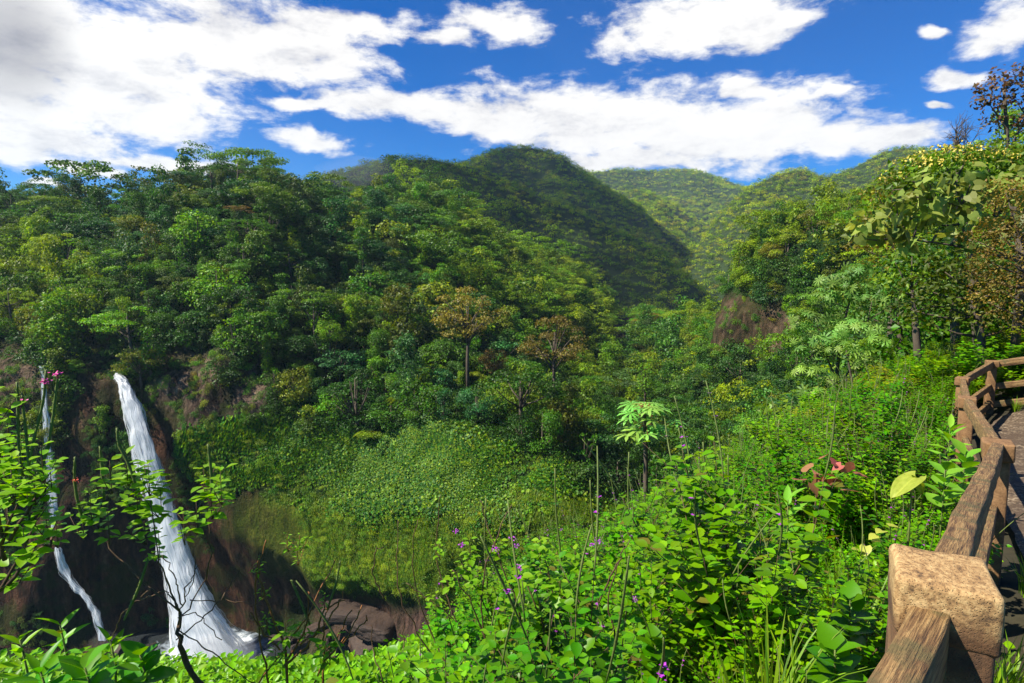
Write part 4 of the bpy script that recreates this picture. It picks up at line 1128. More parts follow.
class Plant:
    def __init__(s, seed):
        s.stem = MB(); s.leaf = MB(); s.spike = MB(); s.flower = MB(); s.r = np.random.default_rng(seed)
        s.lp = []; s.ly = []; s.ls = []; s.lv = []
    def leafat(s, p, d, size, v=None):
        s.lp.append(np.array(p, float)); s.ly.append(d); s.ls.append(size); s.lv.append(np.clip(s.r.normal(.5, .2), 0, 1) if v is None else v)
    def flush(s, tpl, jit=.18, up=(0, 0, 1)):
        if s.lp:
            n = len(s.lp)
            s.leaf.add_inst(tpl[0], tpl[1], np.array(s.lp), frames_dir(np.array(s.ly), np.tile(up, (n, 1)), s.r, jit), np.array(s.ls), np.array(s.lv), 0, True)
        s.lp = []; s.ly = []; s.ls = []; s.lv = []
    def shoot(s, p, d, L, pairs, size, rad=.0022, mi=0, grow=.5):
        """a leafy shoot with opposite leaf pairs, ending in a small rosette"""
        p = np.array(p, float); d = np.array(d, float); d /= np.linalg.norm(d)
        pts = []
        for k in range(pairs+1):
            t = k/pairs; q = p+d*L*t+np.array([0, 0, .25*L*t*t]); pts.append(q)
        s.stem.tube([tuple(q) for q in pts], [rad*(1-.5*k/pairs) for k in range(pairs+1)], 5, mi=mi)
        a0 = s.r.uniform(0, 3.14)
        for k in range(1, pairs+1):
            t = k/pairs; a = a0+k*1.57+s.r.normal(0, .25)
            sz = size*(1-grow*abs(t-.45)*1.2)*s.r.uniform(.8, 1.15)
            for sg in (0, math.pi):
                e = np.array([math.cos(a+sg), math.sin(a+sg), .35*t-.05])
                s.leafat(pts[k]+e*.006, e, sz, np.clip(.35+.4*t+s.r.normal(0, .14), 0, 1))
        return pts[-1]
    def newspike(s):
        a, b = MB(), MB(); s.__dict__.setdefault('spikes', []).append((a, b)); return a, b
    def spikeat(s, p, d, L, bend=.3, rad=.0026, flw=0, curl=0.0):
        p = np.array(p, float); d = np.array(d, float); d /= np.linalg.norm(d); m = 9
        b_ = s.r.normal(0, 1, 3); b_ /= np.linalg.norm(b_); b_[2] = abs(b_[2])*.3; pts = []
        for k in range(m):
            t = k/(m-1); pts.append(p+d*L*t+b_*bend*L*(t*t*.5)*(1-curl*t))
        rads = [rad*(.7+.5*math.sin(math.pi*min(1, t_/(m-1)*1.05)))*(1+.25*(t_ % 2)) for t_ in range(m)]
        sp_, fw_ = s.newspike(); sp_.tube([tuple(q) for q in pts], rads, 5)
        for f in range(flw):
            q = pts[int(s.r.integers(3, m-1))]+s.r.normal(0, .004, 3)
            n = 5; an = np.arange(n)*2*math.pi/n
            yd = np.stack([np.cos(an), np.sin(an), np.full(n, .25)], -1)
            fw_.add_inst(SMALL[0]*np.array([1.5, 1, 1]), SMALL[1], np.repeat(q[None], n, 0), frames_dir(yd, np.tile([0, 0, 1.], (n, 1)), s.r, .15), np.full(n, .011), .5)
        return pts[-1]
def shrub(seed, h=1.0, nst=8, leaf=.075, spikes=6, fl=.4, spread=.42, dense=1.0):
    s = Plant(seed); r = s.r
    for k in range(nst):
        a = r.uniform(0, 6.28); q = r.uniform(.2, 1)*spread
        pts = []; hh = h*r.uniform(.72, 1.08)
        for t in np.linspace(0, 1, 9):
            pts.append(np.array([math.cos(a)*q*t**1.4+r.normal(0, .012), math.sin(a)*q*t**1.4+r.normal(0, .012), hh*t-.12*(t == 0)]))
        s.stem.tube([tuple(p) for p in pts], [.006*(1-.7*t) for t in np.linspace(0, 1, 9)], 5)
        m = int(15*dense)
        for j in range(m):
            t = .22+.78*j/(m-1); i = min(int(t*8), 7); p = pts[i]+(pts[i+1]-pts[i])*(t*8-i)
            aa = r.uniform(0, 6.28)
            for sg in (0, math.pi):
                e = np.array([math.cos(aa+sg), math.sin(aa+sg), .15])
                s.leafat(p, e, leaf*r.uniform(.7, 1.1))
            if r.random() < .75*dense:
                e = np.array([math.cos(aa+1.57), math.sin(aa+1.57), .75])
                s.shoot(p, e, r.uniform(.10, .24)*h, int(r.integers(2, 5)), leaf*r.uniform(.75, 1.1), .002)
        e = s.shoot(pts[-1], (math.cos(a)*.3, math.sin(a)*.3, 1), .12*h, 4, leaf*.95, .0022)
        if k < spikes: s.spikeat(e, (math.cos(a)*.35, math.sin(a)*.35, 1), r.uniform(.2, .42),   .45, .0029, int(r.random() < fl)*2)
    s.flush(OVATE, .2)
    return s
SH = []
for q in range(6):
    s = shrub(100+q, 1.0, [9, 8, 10, 7, 9, 8][q], [.070, .060, .074, .078, .054, .066][q], [4, 6, 3, 5, 7, 2][q], .5)
    SH.append(dict(stems=s.stem.mesh('shrub_stems_mesh', M['stem']), leaves=s.leaf.mesh('shrub_leaves_mesh', M['shrub']), spikes=[(a.mesh('flower_spike_mesh', M['gstem']), b_.mesh('flower_mesh', M['purple']) if b_.n else None) for a, b_ in getattr(s, 'spikes', [])], fl=any(b_.n for _, b_ in getattr(s, 'spikes', []))))
def put_shrub(i, loc, sc, rz, tilt=(0, 0), name='shrub', full=True):
    t = empty(name, loc, rz, sc); t.rotation_euler = (tilt[0], tilt[1], rz)
    for nm, key in (('stems', 'stems'), ('leaves', 'leaves')):
        o = bpy.data.objects.new(nm, SH[i][key]); COL.objects.link(o); o.parent = t
        if nm == 'leaves': leaves = o
    for a, b_ in SH[i]['spikes']:
        o = bpy.data.objects.new('flower_spike', a); COL.objects.link(o); o.parent = t
        if b_:
            f_ = bpy.data.objects.new('flower', b_); COL.objects.link(f_); f_.parent = o
    return t, leaves
LINE = ([380, 430, 470, 520, 560, 600, 650, 700, 760, 830, 900, 960, 1024], [680, 640, 580, 545, 525, 515, 492, 462, 428, 392, 362, 338, 322])
# positions on the hillside
cand = rng.uniform([-6, 1.1], [26, 34], (60000, 2))
cand = cand[np.argsort(np.hypot(cand[:, 0], cand[:, 1]))]
cz = gz(cand[:, 0], cand[:, 1]); cpx, cpy, cf = proj(np.stack([cand[:, 0], cand[:, 1], cz], -1))
fl_pts = np.array([(p[0], p[1]) for p in FP])
def fence_side(x, y):
    """signed distance to the fence line, positive on the path side"""
    best = 1e9; sd_ = 0
    for a, b_ in zip(fl_pts[:-1], fl_pts[1:]):
        d = b_-a; t = np.clip(((x-a[0])*d[0]+(y-a[1])*d[1])/(d@d), 0, 1)
        q = a+d*t; v = np.array([x, y])-q; D = math.hypot(*v)
        if D < best: best = D; sd_ = D if (d[0]*v[1]-d[1]*v[0]) < 0 else -D
    return sd_
ok = (cpx > 380) & (cpx < 1130) & (cpy < 1000)
cand = cand[ok]; cz = cz[ok]; cpx = cpx[ok]; cf = cf[ok]
grid = {}; SP = []
for (x, y), z, px, f in zip(cand, cz, cpx, cf):
    sp_ = .32 if f < 4 else (.40 if f < 9 else .56)
    c = (int(x//.5), int(y//.5)); good = True
    for dx in (-1, 0, 1):
        for dy in (-1, 0, 1):
            for q in grid.get((c[0]+dx, c[1]+dy), ()):
                if (q[0]-x)**2+(q[1]-y)**2 < sp_**2: good = False; break
    if not good: continue
    sdv = fence_side(x, y)
    if sdv > -.34 and sdv < 2.5 and y < 12.6: continue
    if sdv >= 2.5 and y < 9: continue
    if math.hypot(x, y) < 1.5: continue
    h = random.choice((.5, .65, .8, .9, 1.0, 1.15, 1.3))*random.uniform(.9, 1.1)*(1.0 if f < 12 else .85)
    top = proj(np.array([x, y, z+h*1.32]))[1]
    lim = np.interp(px, *LINE)-random.uniform(-10, 10)
    if top < lim:
        # shorten until the top sits at the canopy line
        hh = h
        while hh > .2 and proj(np.array([x, y, z+hh*1.32]))[1] < lim: hh -= .05
        h = hh
        if h < .3 and f < 6 and px < 560: continue
    # keep the space before the near post open
    if y < 1.9 and x > .25: h = min(h, .45)
    if abs(sdv) < .7: h = min(h, .75)
    if 780 < px < 860 and 3.2 < f < 5.2: h = min(h, .42)
    if 880 < px < 935 and 1.9 < f < 3.5: h = min(h, .5)
    grid.setdefault(c, []).append((x, y)); SP.append((x, y, z, h, px, f, sdv))
print('shrubs', len(SP))
LAND = [((820,478),'the rust-coloured dead leaves'),((912,487),'the big yellow leaf'),((790,510),'the pale lance-leaved plant'),((945,600),'the near fence post'),((1008,440),'the second fence post'),((965,385),'the far bend of the fence'),((645,470),'the lone umbrella-leaved tree'),((770,660),'the yellowish grass tuft'),((560,600),'the tangle of brown twigs'),((450,600),'the stream bank'),((880,560),'the grassy gap left of the near post'),((700,560),'the dark hollow among the shrubs'),((640,600),'the drooping purple-flowered stems'),((860,400),'the palm-leaved thicket'),((740,455),'the brow of the hillside')]
g_ = []
for q, (x, y, z, h, px, f, sdv) in enumerate(SP):
    if len(g_) < 300 and -40 < px < 1060: g_.append(q)
near_ids = set(g_)
recs = []
for q in g_:
    x, y, z, h, px, f, sdv = SP[q]
    ppx, ppy, _ = proj(np.array([x, y, z+h*.9]))
    k = int(np.argmin([(ppx-l[0][0])**2+((ppy-l[0][1])*1.3)**2 for l in LAND])); lx, ly = LAND[k][0]
    ddx, ddy = ppx-lx, ppy-ly
    if abs(ddx) > abs(ddy)*1.1: rel = 'left of' if ddx < 0 else 'right of'
    else: rel = 'above' if ddy < 0 else 'below'
    size = 'tall' if h > .85 else ('knee-high' if h > .55 else 'low')
    i = random.choices(range(6), [3, 2, 3, 3, 1, 3])[0]
    flw = 'purple-flowered' if SH[i]['fl'] and i in (0, 1, 3, 4) else 'leafy'
    recs.append((q, i, (f'{size} {flw} shrub', f'{rel} {LAND[k][1]}'), ppx))
lab = defaultdict(list)
for rc in recs: lab[rc[2]].append(rc)
SRC_SH = []
bigleaf = []
for q, (px_q, py_q, Yq, lb_q) in enumerate(((845, 440, 13, 'coarse-leaved shrub on the open slope under the palm-leaved thicket'), (905, 400, 15, 'coarse-leaved shrub on the open slope left of the far fence bend'), (765, 470, 12, 'coarse-leaved shrub near the brow of the open slope'))):
    s = shrub(170+q, 1.0, 9, .125, 3, .3, .5, .62); p = P(px_q, py_q, Yq)
    t = empty('shrub', (p.x, p.y, float(gz(p.x, p.y))-.02), q, .8); s.stem.build('stems', M['stem'], t); o = s.leaf.build('leaves', M['shrub'], t); tag(t, lb_q, 'shrub', 'coarse shrubs on the open slope'); bigleaf.append(o)
    fs = [a.build('flower_spike', M['gstem'], t) for a, b_ in s.spikes]; bigleaf[-1] = (o, fs[0])
for (a, c), L_ in lab.items():
    L_.sort(key=lambda t: t[3]); n = len(L_)
    for j, (q, i, _, _) in enumerate(L_):
        if n == 1: s_ = f'{a} {c}'
        elif n == 2: s_ = f'{a}, {"left" if j == 0 else "right"} of two {c}'
        else:
            w_ = 'leftmost' if j == 0 else ('rightmost' if j == n-1 else ORD[min(j, 9)]+' from left')
            s_ = f'{a}, {w_} of {NUMW[n] if n <= 10 else "several"} {c}'
        x, y, z, h, px, f, sdv = SP[q]
        t, lv = put_shrub(i, (x, y, z-.02), h, random.uniform(0, 6.28), (random.gauss(0, .1), random.gauss(0, .1)))
        tag(t, s_, 'shrub', 'shrubs on the near hillside')
        SRC_SH.append((i, t))
# the rest of the hillside reads as one mass of leaves
def src_of(i):
    for k, t in SRC_SH:
        if k == i: return [c for c in t.children if c.name.startswith('leaves')][0], [c for c in t.children if c.name.startswith('flower_spike')][0]
srcs = [src_of(i) for i in sorted({k for k, _ in SRC_SH})]
srcs = [s for s in srcs if s][:3]+bigleaf*2
rs = [SP[q] for q in range(len(SP)) if q not in near_ids]
A = np.array([[x, y, z] for x, y, z, *_ in rs]); hs = np.array([r_[3] for r_ in rs])
rz_ = np.stack([rng.normal(0, .12, len(A)), rng.normal(0, .12, len(A)), rng.uniform(0, 6.28, len(A))], -1)
pk = rng.integers(0, len(srcs), len(A))
sc3 = np.stack([hs*1.35, hs*1.35, hs], -1)
scatter('hillside_shrubbery', A, sc3, rz_, pk, [s[0] for s in srcs], M['slope'], 'mass of leafy shrubs covering the farther hillside')
tall = hs > .3
scatter('hillside_stalks', A[tall], sc3[tall]*np.array([1, 1, 1.12]), rz_[tall], pk[tall], [s[1] for s in srcs], M['gstem'], 'thin flower stalks standing out of the farther shrubbery')

# ------------------------------------------------------------------ ground cover on the near ledge
def cover_clump(seed, n=46, R=.2, leaf=.045):
    r = np.random.default_rng(seed); mb = MB()
    a = r.uniform(0, 6.28, n); q = R*r.random(n)**.5
    pos = np.stack([np.cos(a)*q, np.sin(a)*q, r.uniform(.01, .10, n)+.05*(1-q/R)], -1)
    mb.add_inst(OVATE[0], OVATE[1], pos, frames_dir(np.stack([np.cos(a), np.sin(a), r.uniform(-.1, .5, n)], -1), np.tile([0, 0, 1.], (n, 1)), r, .3), leaf*r.uniform(.6, 1.2, n), np.clip(r.normal(.5, .2, n), 0, 1), 0, True)
    return mb
cvs = []
for q, (px, py) in enumerate(((420, 662), (250, 672), (60, 668))):
    o = cover_clump(300+q).build('ground_cover_plant', M['cover']); p = P(px, py, 3.6); o.location = (p.x, p.y, float(gz(p.x, p.y))+.02)
    tag(o, ['bright creeping plant at the ledge edge below the reddish boulders', 'bright creeping plant in front of the plunge pool', 'bright creeping plant under the thin waterfall'][q], 'plant'); cvs.append(o)
n = 9000
gx_, gy_ = rng.uniform(-7, 6, n), rng.uniform(1.0, 7.5, n)
q_ = proj(np.stack([gx_, gy_, gz(gx_, gy_)], -1))
k = (q_[0] > -120) & (q_[0] < 1100) & (np.array([fence_side(a, c) for a, c in zip(gx_, gy_)]) < -.12)
gx_, gy_ = gx_[k], gy_[k]
A = np.stack([gx_, gy_, gz(gx_, gy_)+rng.uniform(-.01, .05, len(gx_))], -1)
scatter('ground_cover', A, np.ones((len(A), 3))*rng.uniform(.7, 1.3, (len(A), 1)), np.stack([rng.normal(0, .15, len(A)), rng.normal(0, .15, len(A)), rng.uniform(0, 6.28, len(A))], -1), rng.integers(0, 3, len(A)), cvs, M['cover'], 'bright carpet of small leaves on the ledge')

# ------------------------------------------------------------------ single plants in front
def finish(pl, name, label, cat, mats=('stem', 'tuftleaf', 'gstem', 'purple'), loc=None, tpl=OVATE, group=None, jit=.2):
    pl.flush(tpl, jit)
    loc = Vector(loc)
    t = empty(name, loc)
    for mb, nm, m in [(pl.stem, 'stems', mats[0]), (pl.leaf, 'leaves', mats[1]), (pl.flower, 'flowers', mats[3])]+[(q[0], 'flower_spike', mats[2]) for q in getattr(pl, 'spikes', [])]:
        if mb.n:
            for i in range(len(mb.v)): mb.v[i] = mb.v[i]-np.array(loc)
            mb.build(nm, M[m], t)
    tag(t, label, cat, group)
    return t
def curve(pts, n=14):
    """smooth line through (px, py, Y) points"""
    K = PA(*np.array(pts, float).T); t = np.linspace(0, len(K)-1, n); i = np.clip(t.astype(int), 0, len(K)-2); f = (t-i)[:, None]
    C = K[i]*(1-f)+K[i+1]*f
    for _ in range(2): C[1:-1] = (C[:-2]+2*C[1:-1]+C[2:])/4
    return C
def branch(pl, pts, r0, r1, n=14, knob=0.0):
    C = curve(pts, n); C[1:-1] += pl.r.normal(0, .004, (n-2, 3))
    rr = np.linspace(r0, r1, n)*(1+knob*pl.r.random(n))
    pl.stem.tube([tuple(c) for c in C], list(rr), 6)
    return C
def rosette(pl, px, py, Y, size, k=3, L=.085):
    size *= .80
    p = PA(px, py, Y)
    for j in range(max(1, k-1)):
        a = pl.r.uniform(0, 6.28)
        d = np.array([math.cos(a)*.8, math.sin(a)*.8, .8])
        pl.shoot(p, d, L*pl.r.uniform(.7, 1.4), 3, size, .0022)
    pl.shoot(p, (0, 0, 1), L*1.2, 4, size, .0022)
def spk(pl, pts, rad=.0045, fl=None, n=12):
    sp_, _ = pl.newspike()
    C = curve(pts, n); rr = [rad*(.75+.35*math.sin(math.pi*min(1, (k+1)/n)))*(1+.28*(k % 2)) for k in range(n)]
    sp_.tube([tuple(c) for c in C], rr, 6)
    # little bracts up the spike
    m = 60; t = pl.r.random(m)*(n-1.01); i = t.astype(int); q = C[i]+(C[np.minimum(i+1, n-1)]-C[i])*(t-i)[:, None]
    a = pl.r.uniform(0, 6.28, m); yd = np.stack([np.cos(a), np.sin(a), np.full(m, 1.2)], -1)
    sp_.add_inst(SMALL[0]*np.array([.7, 1, 1]), SMALL[1], q, frames_dir(yd, np.stack([np.cos(a), np.sin(a), a*0], -1), pl.r, .2), np.full(m, .013), .5)
def flower(pl, px, py, Y, n=9, s=.016):
    s *= .62
    p = PA(px, py, Y); a = pl.r.uniform(0, 6.28, n*3); yd = np.stack([np.cos(a), np.sin(a), pl.r.uniform(-.5, .8, n*3)], -1)
    pl.flower.add_inst(SMALL[0]*np.array([1.7, 1, 1]), SMALL[1], p+pl.r.normal(0, .006, (n*3, 3)), frames_dir(yd, np.tile([0, -.3, 1.], (n*3, 1)), pl.r, .3), np.full(n*3, s), .5)
Y = 2.3
pl = Plant(901)
branch(pl, [(212,700,Y),(190,672,Y),(178,640,Y),(180,612,Y+.05)], .0095, .0055, knob=.5)
for pts, r0 in (([(180,612,Y),(168,585,Y),(158,560,Y-.1),(150,500,Y-.05)], .006), ([(180,612,Y),(150,590,Y),(120,560,Y+.1),(100,535,Y+.1),(88,520,Y+.1)], .005), ([(178,625,Y),(200,590,Y+.05),(212,560,Y),(207,505,Y+.05)], .005),
                ([(180,615,Y),(188,585,Y-.05),(198,565,Y)], .004), ([(176,640,Y),(215,608,Y),(240,570,Y+.1)], .004), ([(178,630,Y),(215,655,Y),(262,690,Y+.1)], .004), ([(180,610,Y),(166,590,Y),(140,600,Y+.1)], .004),
                ([(182,605,Y),(175,575,Y),(162,555,Y)], .004), ([(190,600,Y),(225,600,Y+.1),(262,606,Y+.1)], .003), ([(178,618,Y),(196,612,Y),(222,640,Y)], .003), ([(185,600,Y),(195,580,Y),(193,550,Y)], .003), ([(150,590,Y),(128,606,Y),(110,640,Y+.2)], .003)):
    branch(pl, pts, r0*.6, .0016, knob=.3)
for px, py, s_, k in ((150,496,.085,4),(128,486,.085,3),(112,494,.07,2),(162,520,.085,3),(146,545,.075,3),(92,524,.07,3),(84,540,.06,2),(110,545,.06,2),(160,560,.06,1),(205,500,.08,4),(212,520,.08,3),(198,535,.065,2),(222,505,.06,2),(185,545,.05,1),(138,515,.09,3)):
    rosette(pl, px, py, Y+pl.r.uniform(-.12, .12), s_, k)
for pts in ([(136,486,Y),(128,462,Y),(118,445,Y),(117,428,Y)], [(212,496,Y),(211,470,Y),(208,444,Y)], [(84,524,Y+.1),(78,505,Y+.1),(74,480,Y+.1),(75,457,Y+.1)], [(124,620,Y),(138,590,Y),(148,560,Y)], [(104,500,Y),(102,470,Y),(100,446,Y)]):
    spk(pl, pts)
flower(pl, 76, 480, Y+.1, 7, .012)
finish(pl, 'flowering_shrub', 'gnarled shrub with bare twigs and green tufts in front of the big waterfall', 'shrub', ('stem', 'tuftleaf', 'gstem', 'red'), P(212, 700, Y))
pl = Plant(902); Y = 2.15
for pts in ([(-40,660,Y),(0,590,Y),(28,540,Y),(45,500,Y)], [(-30,620,Y),(5,540,Y),(22,480,Y)], [(0,590,Y),(45,545,Y),(62,530,Y+.1)], [(5,560,Y),(-5,500,Y),(-2,440,Y)], [(10,540,Y),(35,500,Y),(52,480,Y)]):
    branch(pl, pts, .008, .003)
for px, py, s_, k in ((10,452,.075,3),(2,480,.08,3),(24,476,.08,4),(44,482,.07,3),(52,492,.06,2),(14,505,.08,4),(30,528,.075,3),(48,540,.07,3),(58,548,.06,2),(8,540,.08,4),(26,562,.075,3),(0,570,.08,3),(12,590,.075,3),(-6,428,.07,3),(36,505,.07,3)):
    rosette(pl, px, py, Y+pl.r.uniform(-.12, .15), s_, k)
for pts, fl_ in (([(22,476,Y),(18,440,Y),(18,404,Y),(17,382,Y)], None), ([(30,480,Y),(27,440,Y),(23,408,Y),(22,395,Y)], (22,404)), ([(36,482,Y),(50,440,Y),(55,400,Y),(58,372,Y)], (57,374)), ([(28,470,Y),(36,430,Y),(44,400,Y),(46,370,Y)], (45,382)), ([(20,500,Y),(40,470,Y),(52,440,Y)], None)):
    spk(pl, pts, .0038)
    if fl_: flower(pl, fl_[0], fl_[1], Y, 9, .016)
finish(pl, 'flowering_shrub', 'green shrub with pink-tipped stalks at the picture edge before the thin waterfall', 'shrub', ('stem', 'tuftleaf', 'gstem', 'pink'), P(-30, 660, Y))
pl = Plant(903); Y = 2.5
for pts, r0 in (([(288,705,Y),(287,660,Y),(276,625,Y),(262,590,Y),(258,572,Y)], .006), ([(287,660,Y),(305,632,Y),(309,600,Y),(308,592,Y)], .004), ([(285,665,Y),(315,640,Y),(322,610,Y),(345,600,Y)], .005), ([(300,645,Y),(320,632,Y),(342,600,Y),(343,592,Y)], .004),
                ([(320,700,Y),(325,660,Y),(322,630,Y),(330,600,Y)], .005), ([(310,690,Y),(330,650,Y),(352,610,Y)], .003), ([(270,690,Y),(262,650,Y),(252,605,Y),(258,560,Y),(266,540,Y)], .004), ([(255,690,Y+.1),(290,640,Y),(310,612,Y),(335,560,Y+.1)], .003),
                ([(280,650,Y),(262,632,Y),(250,612,Y)], .003), ([(330,650,Y),(360,628,Y),(367,615,Y)], .003), ([(325,660,Y),(350,632,Y),(362,605,Y)], .003)):
    branch(pl, pts, r0, .0022, knob=.4)
for px, py, s_, k in ((286,640,.085,2),(262,600,.035,2),(260,575,.035,1),(326,652,.085,2),(325,610,.03,1),(298,566,.035,1),(288,552,.05,2),(305,640,.06,1),(268,632,.05,1),(300,552,.045,1),(276,665,.07,2),(330,665,.08,2)):
    rosette(pl, px, py, Y+pl.r.uniform(-.08, .08), s_, k, .05)
spk(pl, [(327,610,Y),(336,585,Y),(340,562,Y)], .004); spk(pl, [(310,625,Y),(300,600,Y),(291,580,Y)], .004)
finish(pl, 'flowering_shrub', 'half-bare shrub with orange-brown stems before the stream bank', 'shrub', ('ostem', 'tuftleaf', 'gstem', 'purple'), P(290, 705, Y), LANCE)
def twigs(seed, name, label, lines, Y, rad=.004, leafs=(), fls=()):
    pl = Plant(seed)
    for pts in lines: branch(pl, [(a, c, Y+dz) for a, c, dz in pts], rad, .0018, 18, .3)
    for px, py, s_, k in leafs: rosette(pl, px, py, Y+pl.r.uniform(-.1, .1), s_, k, .06)
    for px, py in fls: flower(pl, px, py, Y, 7, .013)
    b0 = lines[0][0]
    return finish(pl, name, label, 'plant', ('stem', 'tuftleaf', 'gstem', 'purple'), P(b0[0], b0[1], Y))
twigs(904, 'twiggy_plant', 'curling brown stalks standing before the mossy bulge', [
    [(395,705,0),(378,670,0),(371,640,.1),(371,625,.1)], [(470,700,0),(420,640,0),(400,600,0),(396,560,.05),(398,520,.1)], [(470,700,0),(432,640,.1),(415,590,.1),(412,545,.1),(418,520,.1)], [(500,690,0),(455,620,0),(437,570,.1),(437,520,.1),(441,495,.1)],
    [(430,700,0),(405,670,0),(403,640,.1),(403,618,.1)], [(520,690,0),(480,640,.1),(430,600,.1),(406,583,.1)], [(385,600,.3),(372,575,.3),(376,548,.3),(384,548,.3)], [(510,700,0),(500,640,.1),(482,600,0),(470,560,.1)]], 2.9, .0036, ((440,560,.05,2),(452,590,.06,2),(436,612,.05,2),(470,575,.06,3)), ((456,532),(462,545)))
twigs(905, 'twiggy_plant', 'dark purple-flowered stems tangled at the left end of the shrubs', [
    [(560,705,0),(530,660,0),(520,610,0),(500,560,0),(485,520,.1),(480,500,.1)], [(560,705,0),(550,640,0),(530,590,0),(510,560,.1),(497,545,.1)], [(600,705,0),(570,650,0),(555,600,0),(545,560,0)], [(590,700,0),(620,650,0),(605,600,0),(620,560,0)], [(530,700,0),(490,650,0),(470,600,0),(452,570,0)], [(640,705,0),(600,660,0),(560,640,0)], [(560,690,0),(600,600,-.1),(618,560,-.1),(630,540,-.1)], [(500,700,0),(480,620,0),(485,560,0),(512,505,.1)]], 2.6, .0045,
    ((500,560,.07,3),(478,590,.07,3),(520,590,.08,3),(505,620,.08,3),(540,560,.07,3),(470,560,.055,2),(530,625,.08,3),(560,600,.08,3),(490,645,.07,3),(548,585,.07,3),(575,570,.07,3)), ((512,538),(516,545),(520,568),(495,550),(508,658),(598,542),(592,545),(635,600)))
# flower spikes rising from the shrubs, seen singly
for q, (x0, y0, x1, y1, Yq, lb) in enumerate(((562,560,555,468,4.2,'tall thin flower stalk leaning before the mossy bulge, right one'),(632,540,629,452,4.6,'tall flower stalk left of the lone umbrella-leaved tree'),(713,500,703,442,6.5,'pair-forming stalk on the brow of the hillside'),(488,590,486,498,3.4,'curved flower stalk at the left end of the shrub bank'),(782,480,779,420,7,'slender stalk standing above the shrubs mid hillside'),(600,570,590,480,4.5,'stalk with a bent tip above the shrub bank'),(735,520,728,455,6,'brown-tipped stalk right of the brow stalk'),(676,520,690,470,6,'leaning stalk above the central shrubs'))):
    pl = Plant(950+q)
    spk(pl, [(x0,y0+60,Yq),(x0,y0,Yq),((x0+x1)/2-3,(y0+y1)/2,Yq),(x1,y1,Yq)], .005*Yq/4)
    rosette(pl, x0, y0+8, Yq, .07, 2)
    flower(pl, x0-1, y0-30, Yq, 5, .014)
    finish(pl, 'flower_stalk', lb, 'plant', loc=P(x0, y0+60, Yq))
def lance_plant(seed, px, py, Y, label, n=10, size=.16, mat='shrub', H=.35, tpl=LANCE, lean=(0, 0)):
    pl = Plant(seed); top = PA(px, py, Y); base = top-np.array([lean[0], lean[1], H])
    pl.stem.tube([tuple(base-np.array([0, 0, .3])), tuple(base), tuple((base+top)/2+.01), tuple(top)], [.006, .005, .004, .003], 6)
    for k in range(n):
        t = .35+.65*k/(n-1); a = k*2.4+seed; e = np.array([math.cos(a), math.sin(a), .25+.9*t*t])
        pl.leafat(base+(top-base)*t, e, size*(1.1-.35*t)*pl.r.uniform(.85, 1.1), np.clip(pl.r.normal(.75, .12), 0, 1))
    return finish(pl, 'leafy_plant', label, 'plant', ('gstem', mat, 'gstem', 'purple'), tuple(base-np.array([0, 0, .3])), tpl, jit=.12)
M['yleaf'] = foliage_mat('yellow_leaf', (.27, .34, .05), (.38, .42, .09), trans=.35, hue=.01, vlo=.85, vhi=1.1)
M['rleaf'] = foliage_mat('dead_red_leaf', (.26, .09, .055), (.45, .20, .13), trans=.2, hue=.03, vlo=.5, vhi=1.3)
M['pale'] = foliage_mat('pale_leaf', (.10, .26, .03), (.18, .36, .05), trans=.35, hue=.01, vlo=.8, vhi=1.1)
lance_plant(960, 788, 500, 3.3, 'pale lance-leaved plant standing above the shrubs below the rust leaves', 12, .19, 'pale', .34)
lance_plant(961, 950, 428, 5.6, 'pale spiky-leaved plant leaning on the third fence post', 12, .24, 'pale', .5)
lance_plant(962, 965, 455, 4.4, 'pale leafy plant hugging the second fence post', 12, .20, 'pale', .45, OVATE)
lance_plant(963, 945, 470, 4.0, 'yellow-green plant left of the second fence post', 10, .18, 'pale', .4, OVATE)
lance_plant(964, 60, 625, 2.3, 'long-leaved plant at the foot of the thin waterfall', 12, .125, 'shrub', .3)
lance_plant(965, 110, 640, 2.2, 'long-leaved plant right of the one under the thin waterfall', 12, .125, 'shrub', .25)
lance_plant(966, 20, 640, 2.2, 'long-leaved plant in the picture corner', 12, .125, 'shrub', .3)
lance_plant(967, 140, 655, 2.1, 'oval-leaved plant at the foot of the gnarled shrub', 14, .12, 'shrub', .2, OVATE)
lance_plant(968, 85, 668, 2.0, 'low leafy plant at the bottom edge left of the gnarled shrub', 14, .14, 'shrub', .2, OVATE)
lance_plant(969, 40, 670, 2.0, 'low leafy plant at the bottom edge in the corner', 14, .15, 'shrub', .2)
pl = Plant(970); p = PA(912, 488, 3.4)
pl.stem.tube([tuple(p+np.array([.02, .05, -.7])), tuple(p+np.array([.02, .03, -.3])), tuple(p)], [.007, .006, .004], 6)
def big_leaf(c, L, W, yaw, pitch, seed):
    r = np.random.default_rng(seed); nu_, nv_ = 15, 13; V = []; va = []
    for i in range(nu_):
        t = i/(nu_-1); hw = W*(math.sin(math.pi*min(1, t*.93+.07))**.6)*(1-.35*t)+.002
        for j in range(nv_):
            s_ = j/(nv_-1)*2-1; y = L*(t-.16*abs(s_)**1.5*(1-t)*1.2)
            V.append((s_*hw, y, .22*W*abs(s_)+.045*W*math.sin(9*t+2*s_)-.35*L*t*t+.05*W*math.cos(11*s_+5*t)))
            va.append(.95 if abs(s_) < .06 else .35+.25*math.sin(26*t-9*abs(s_))*.5+.3*r.random())
    V = np.array(V); R = np.array(Matrix.Rotation(yaw, 3, 'Z') @ Matrix.Rotation(pitch, 3, 'X'))
    pl.leaf.add(V@R.T+np.array(c), [(i*nv_+j, i*nv_+j+1, (i+1)*nv_+j+1, (i+1)*nv_+j) for i in range(nu_-1) for j in range(nv_-1)], va, 0, True)
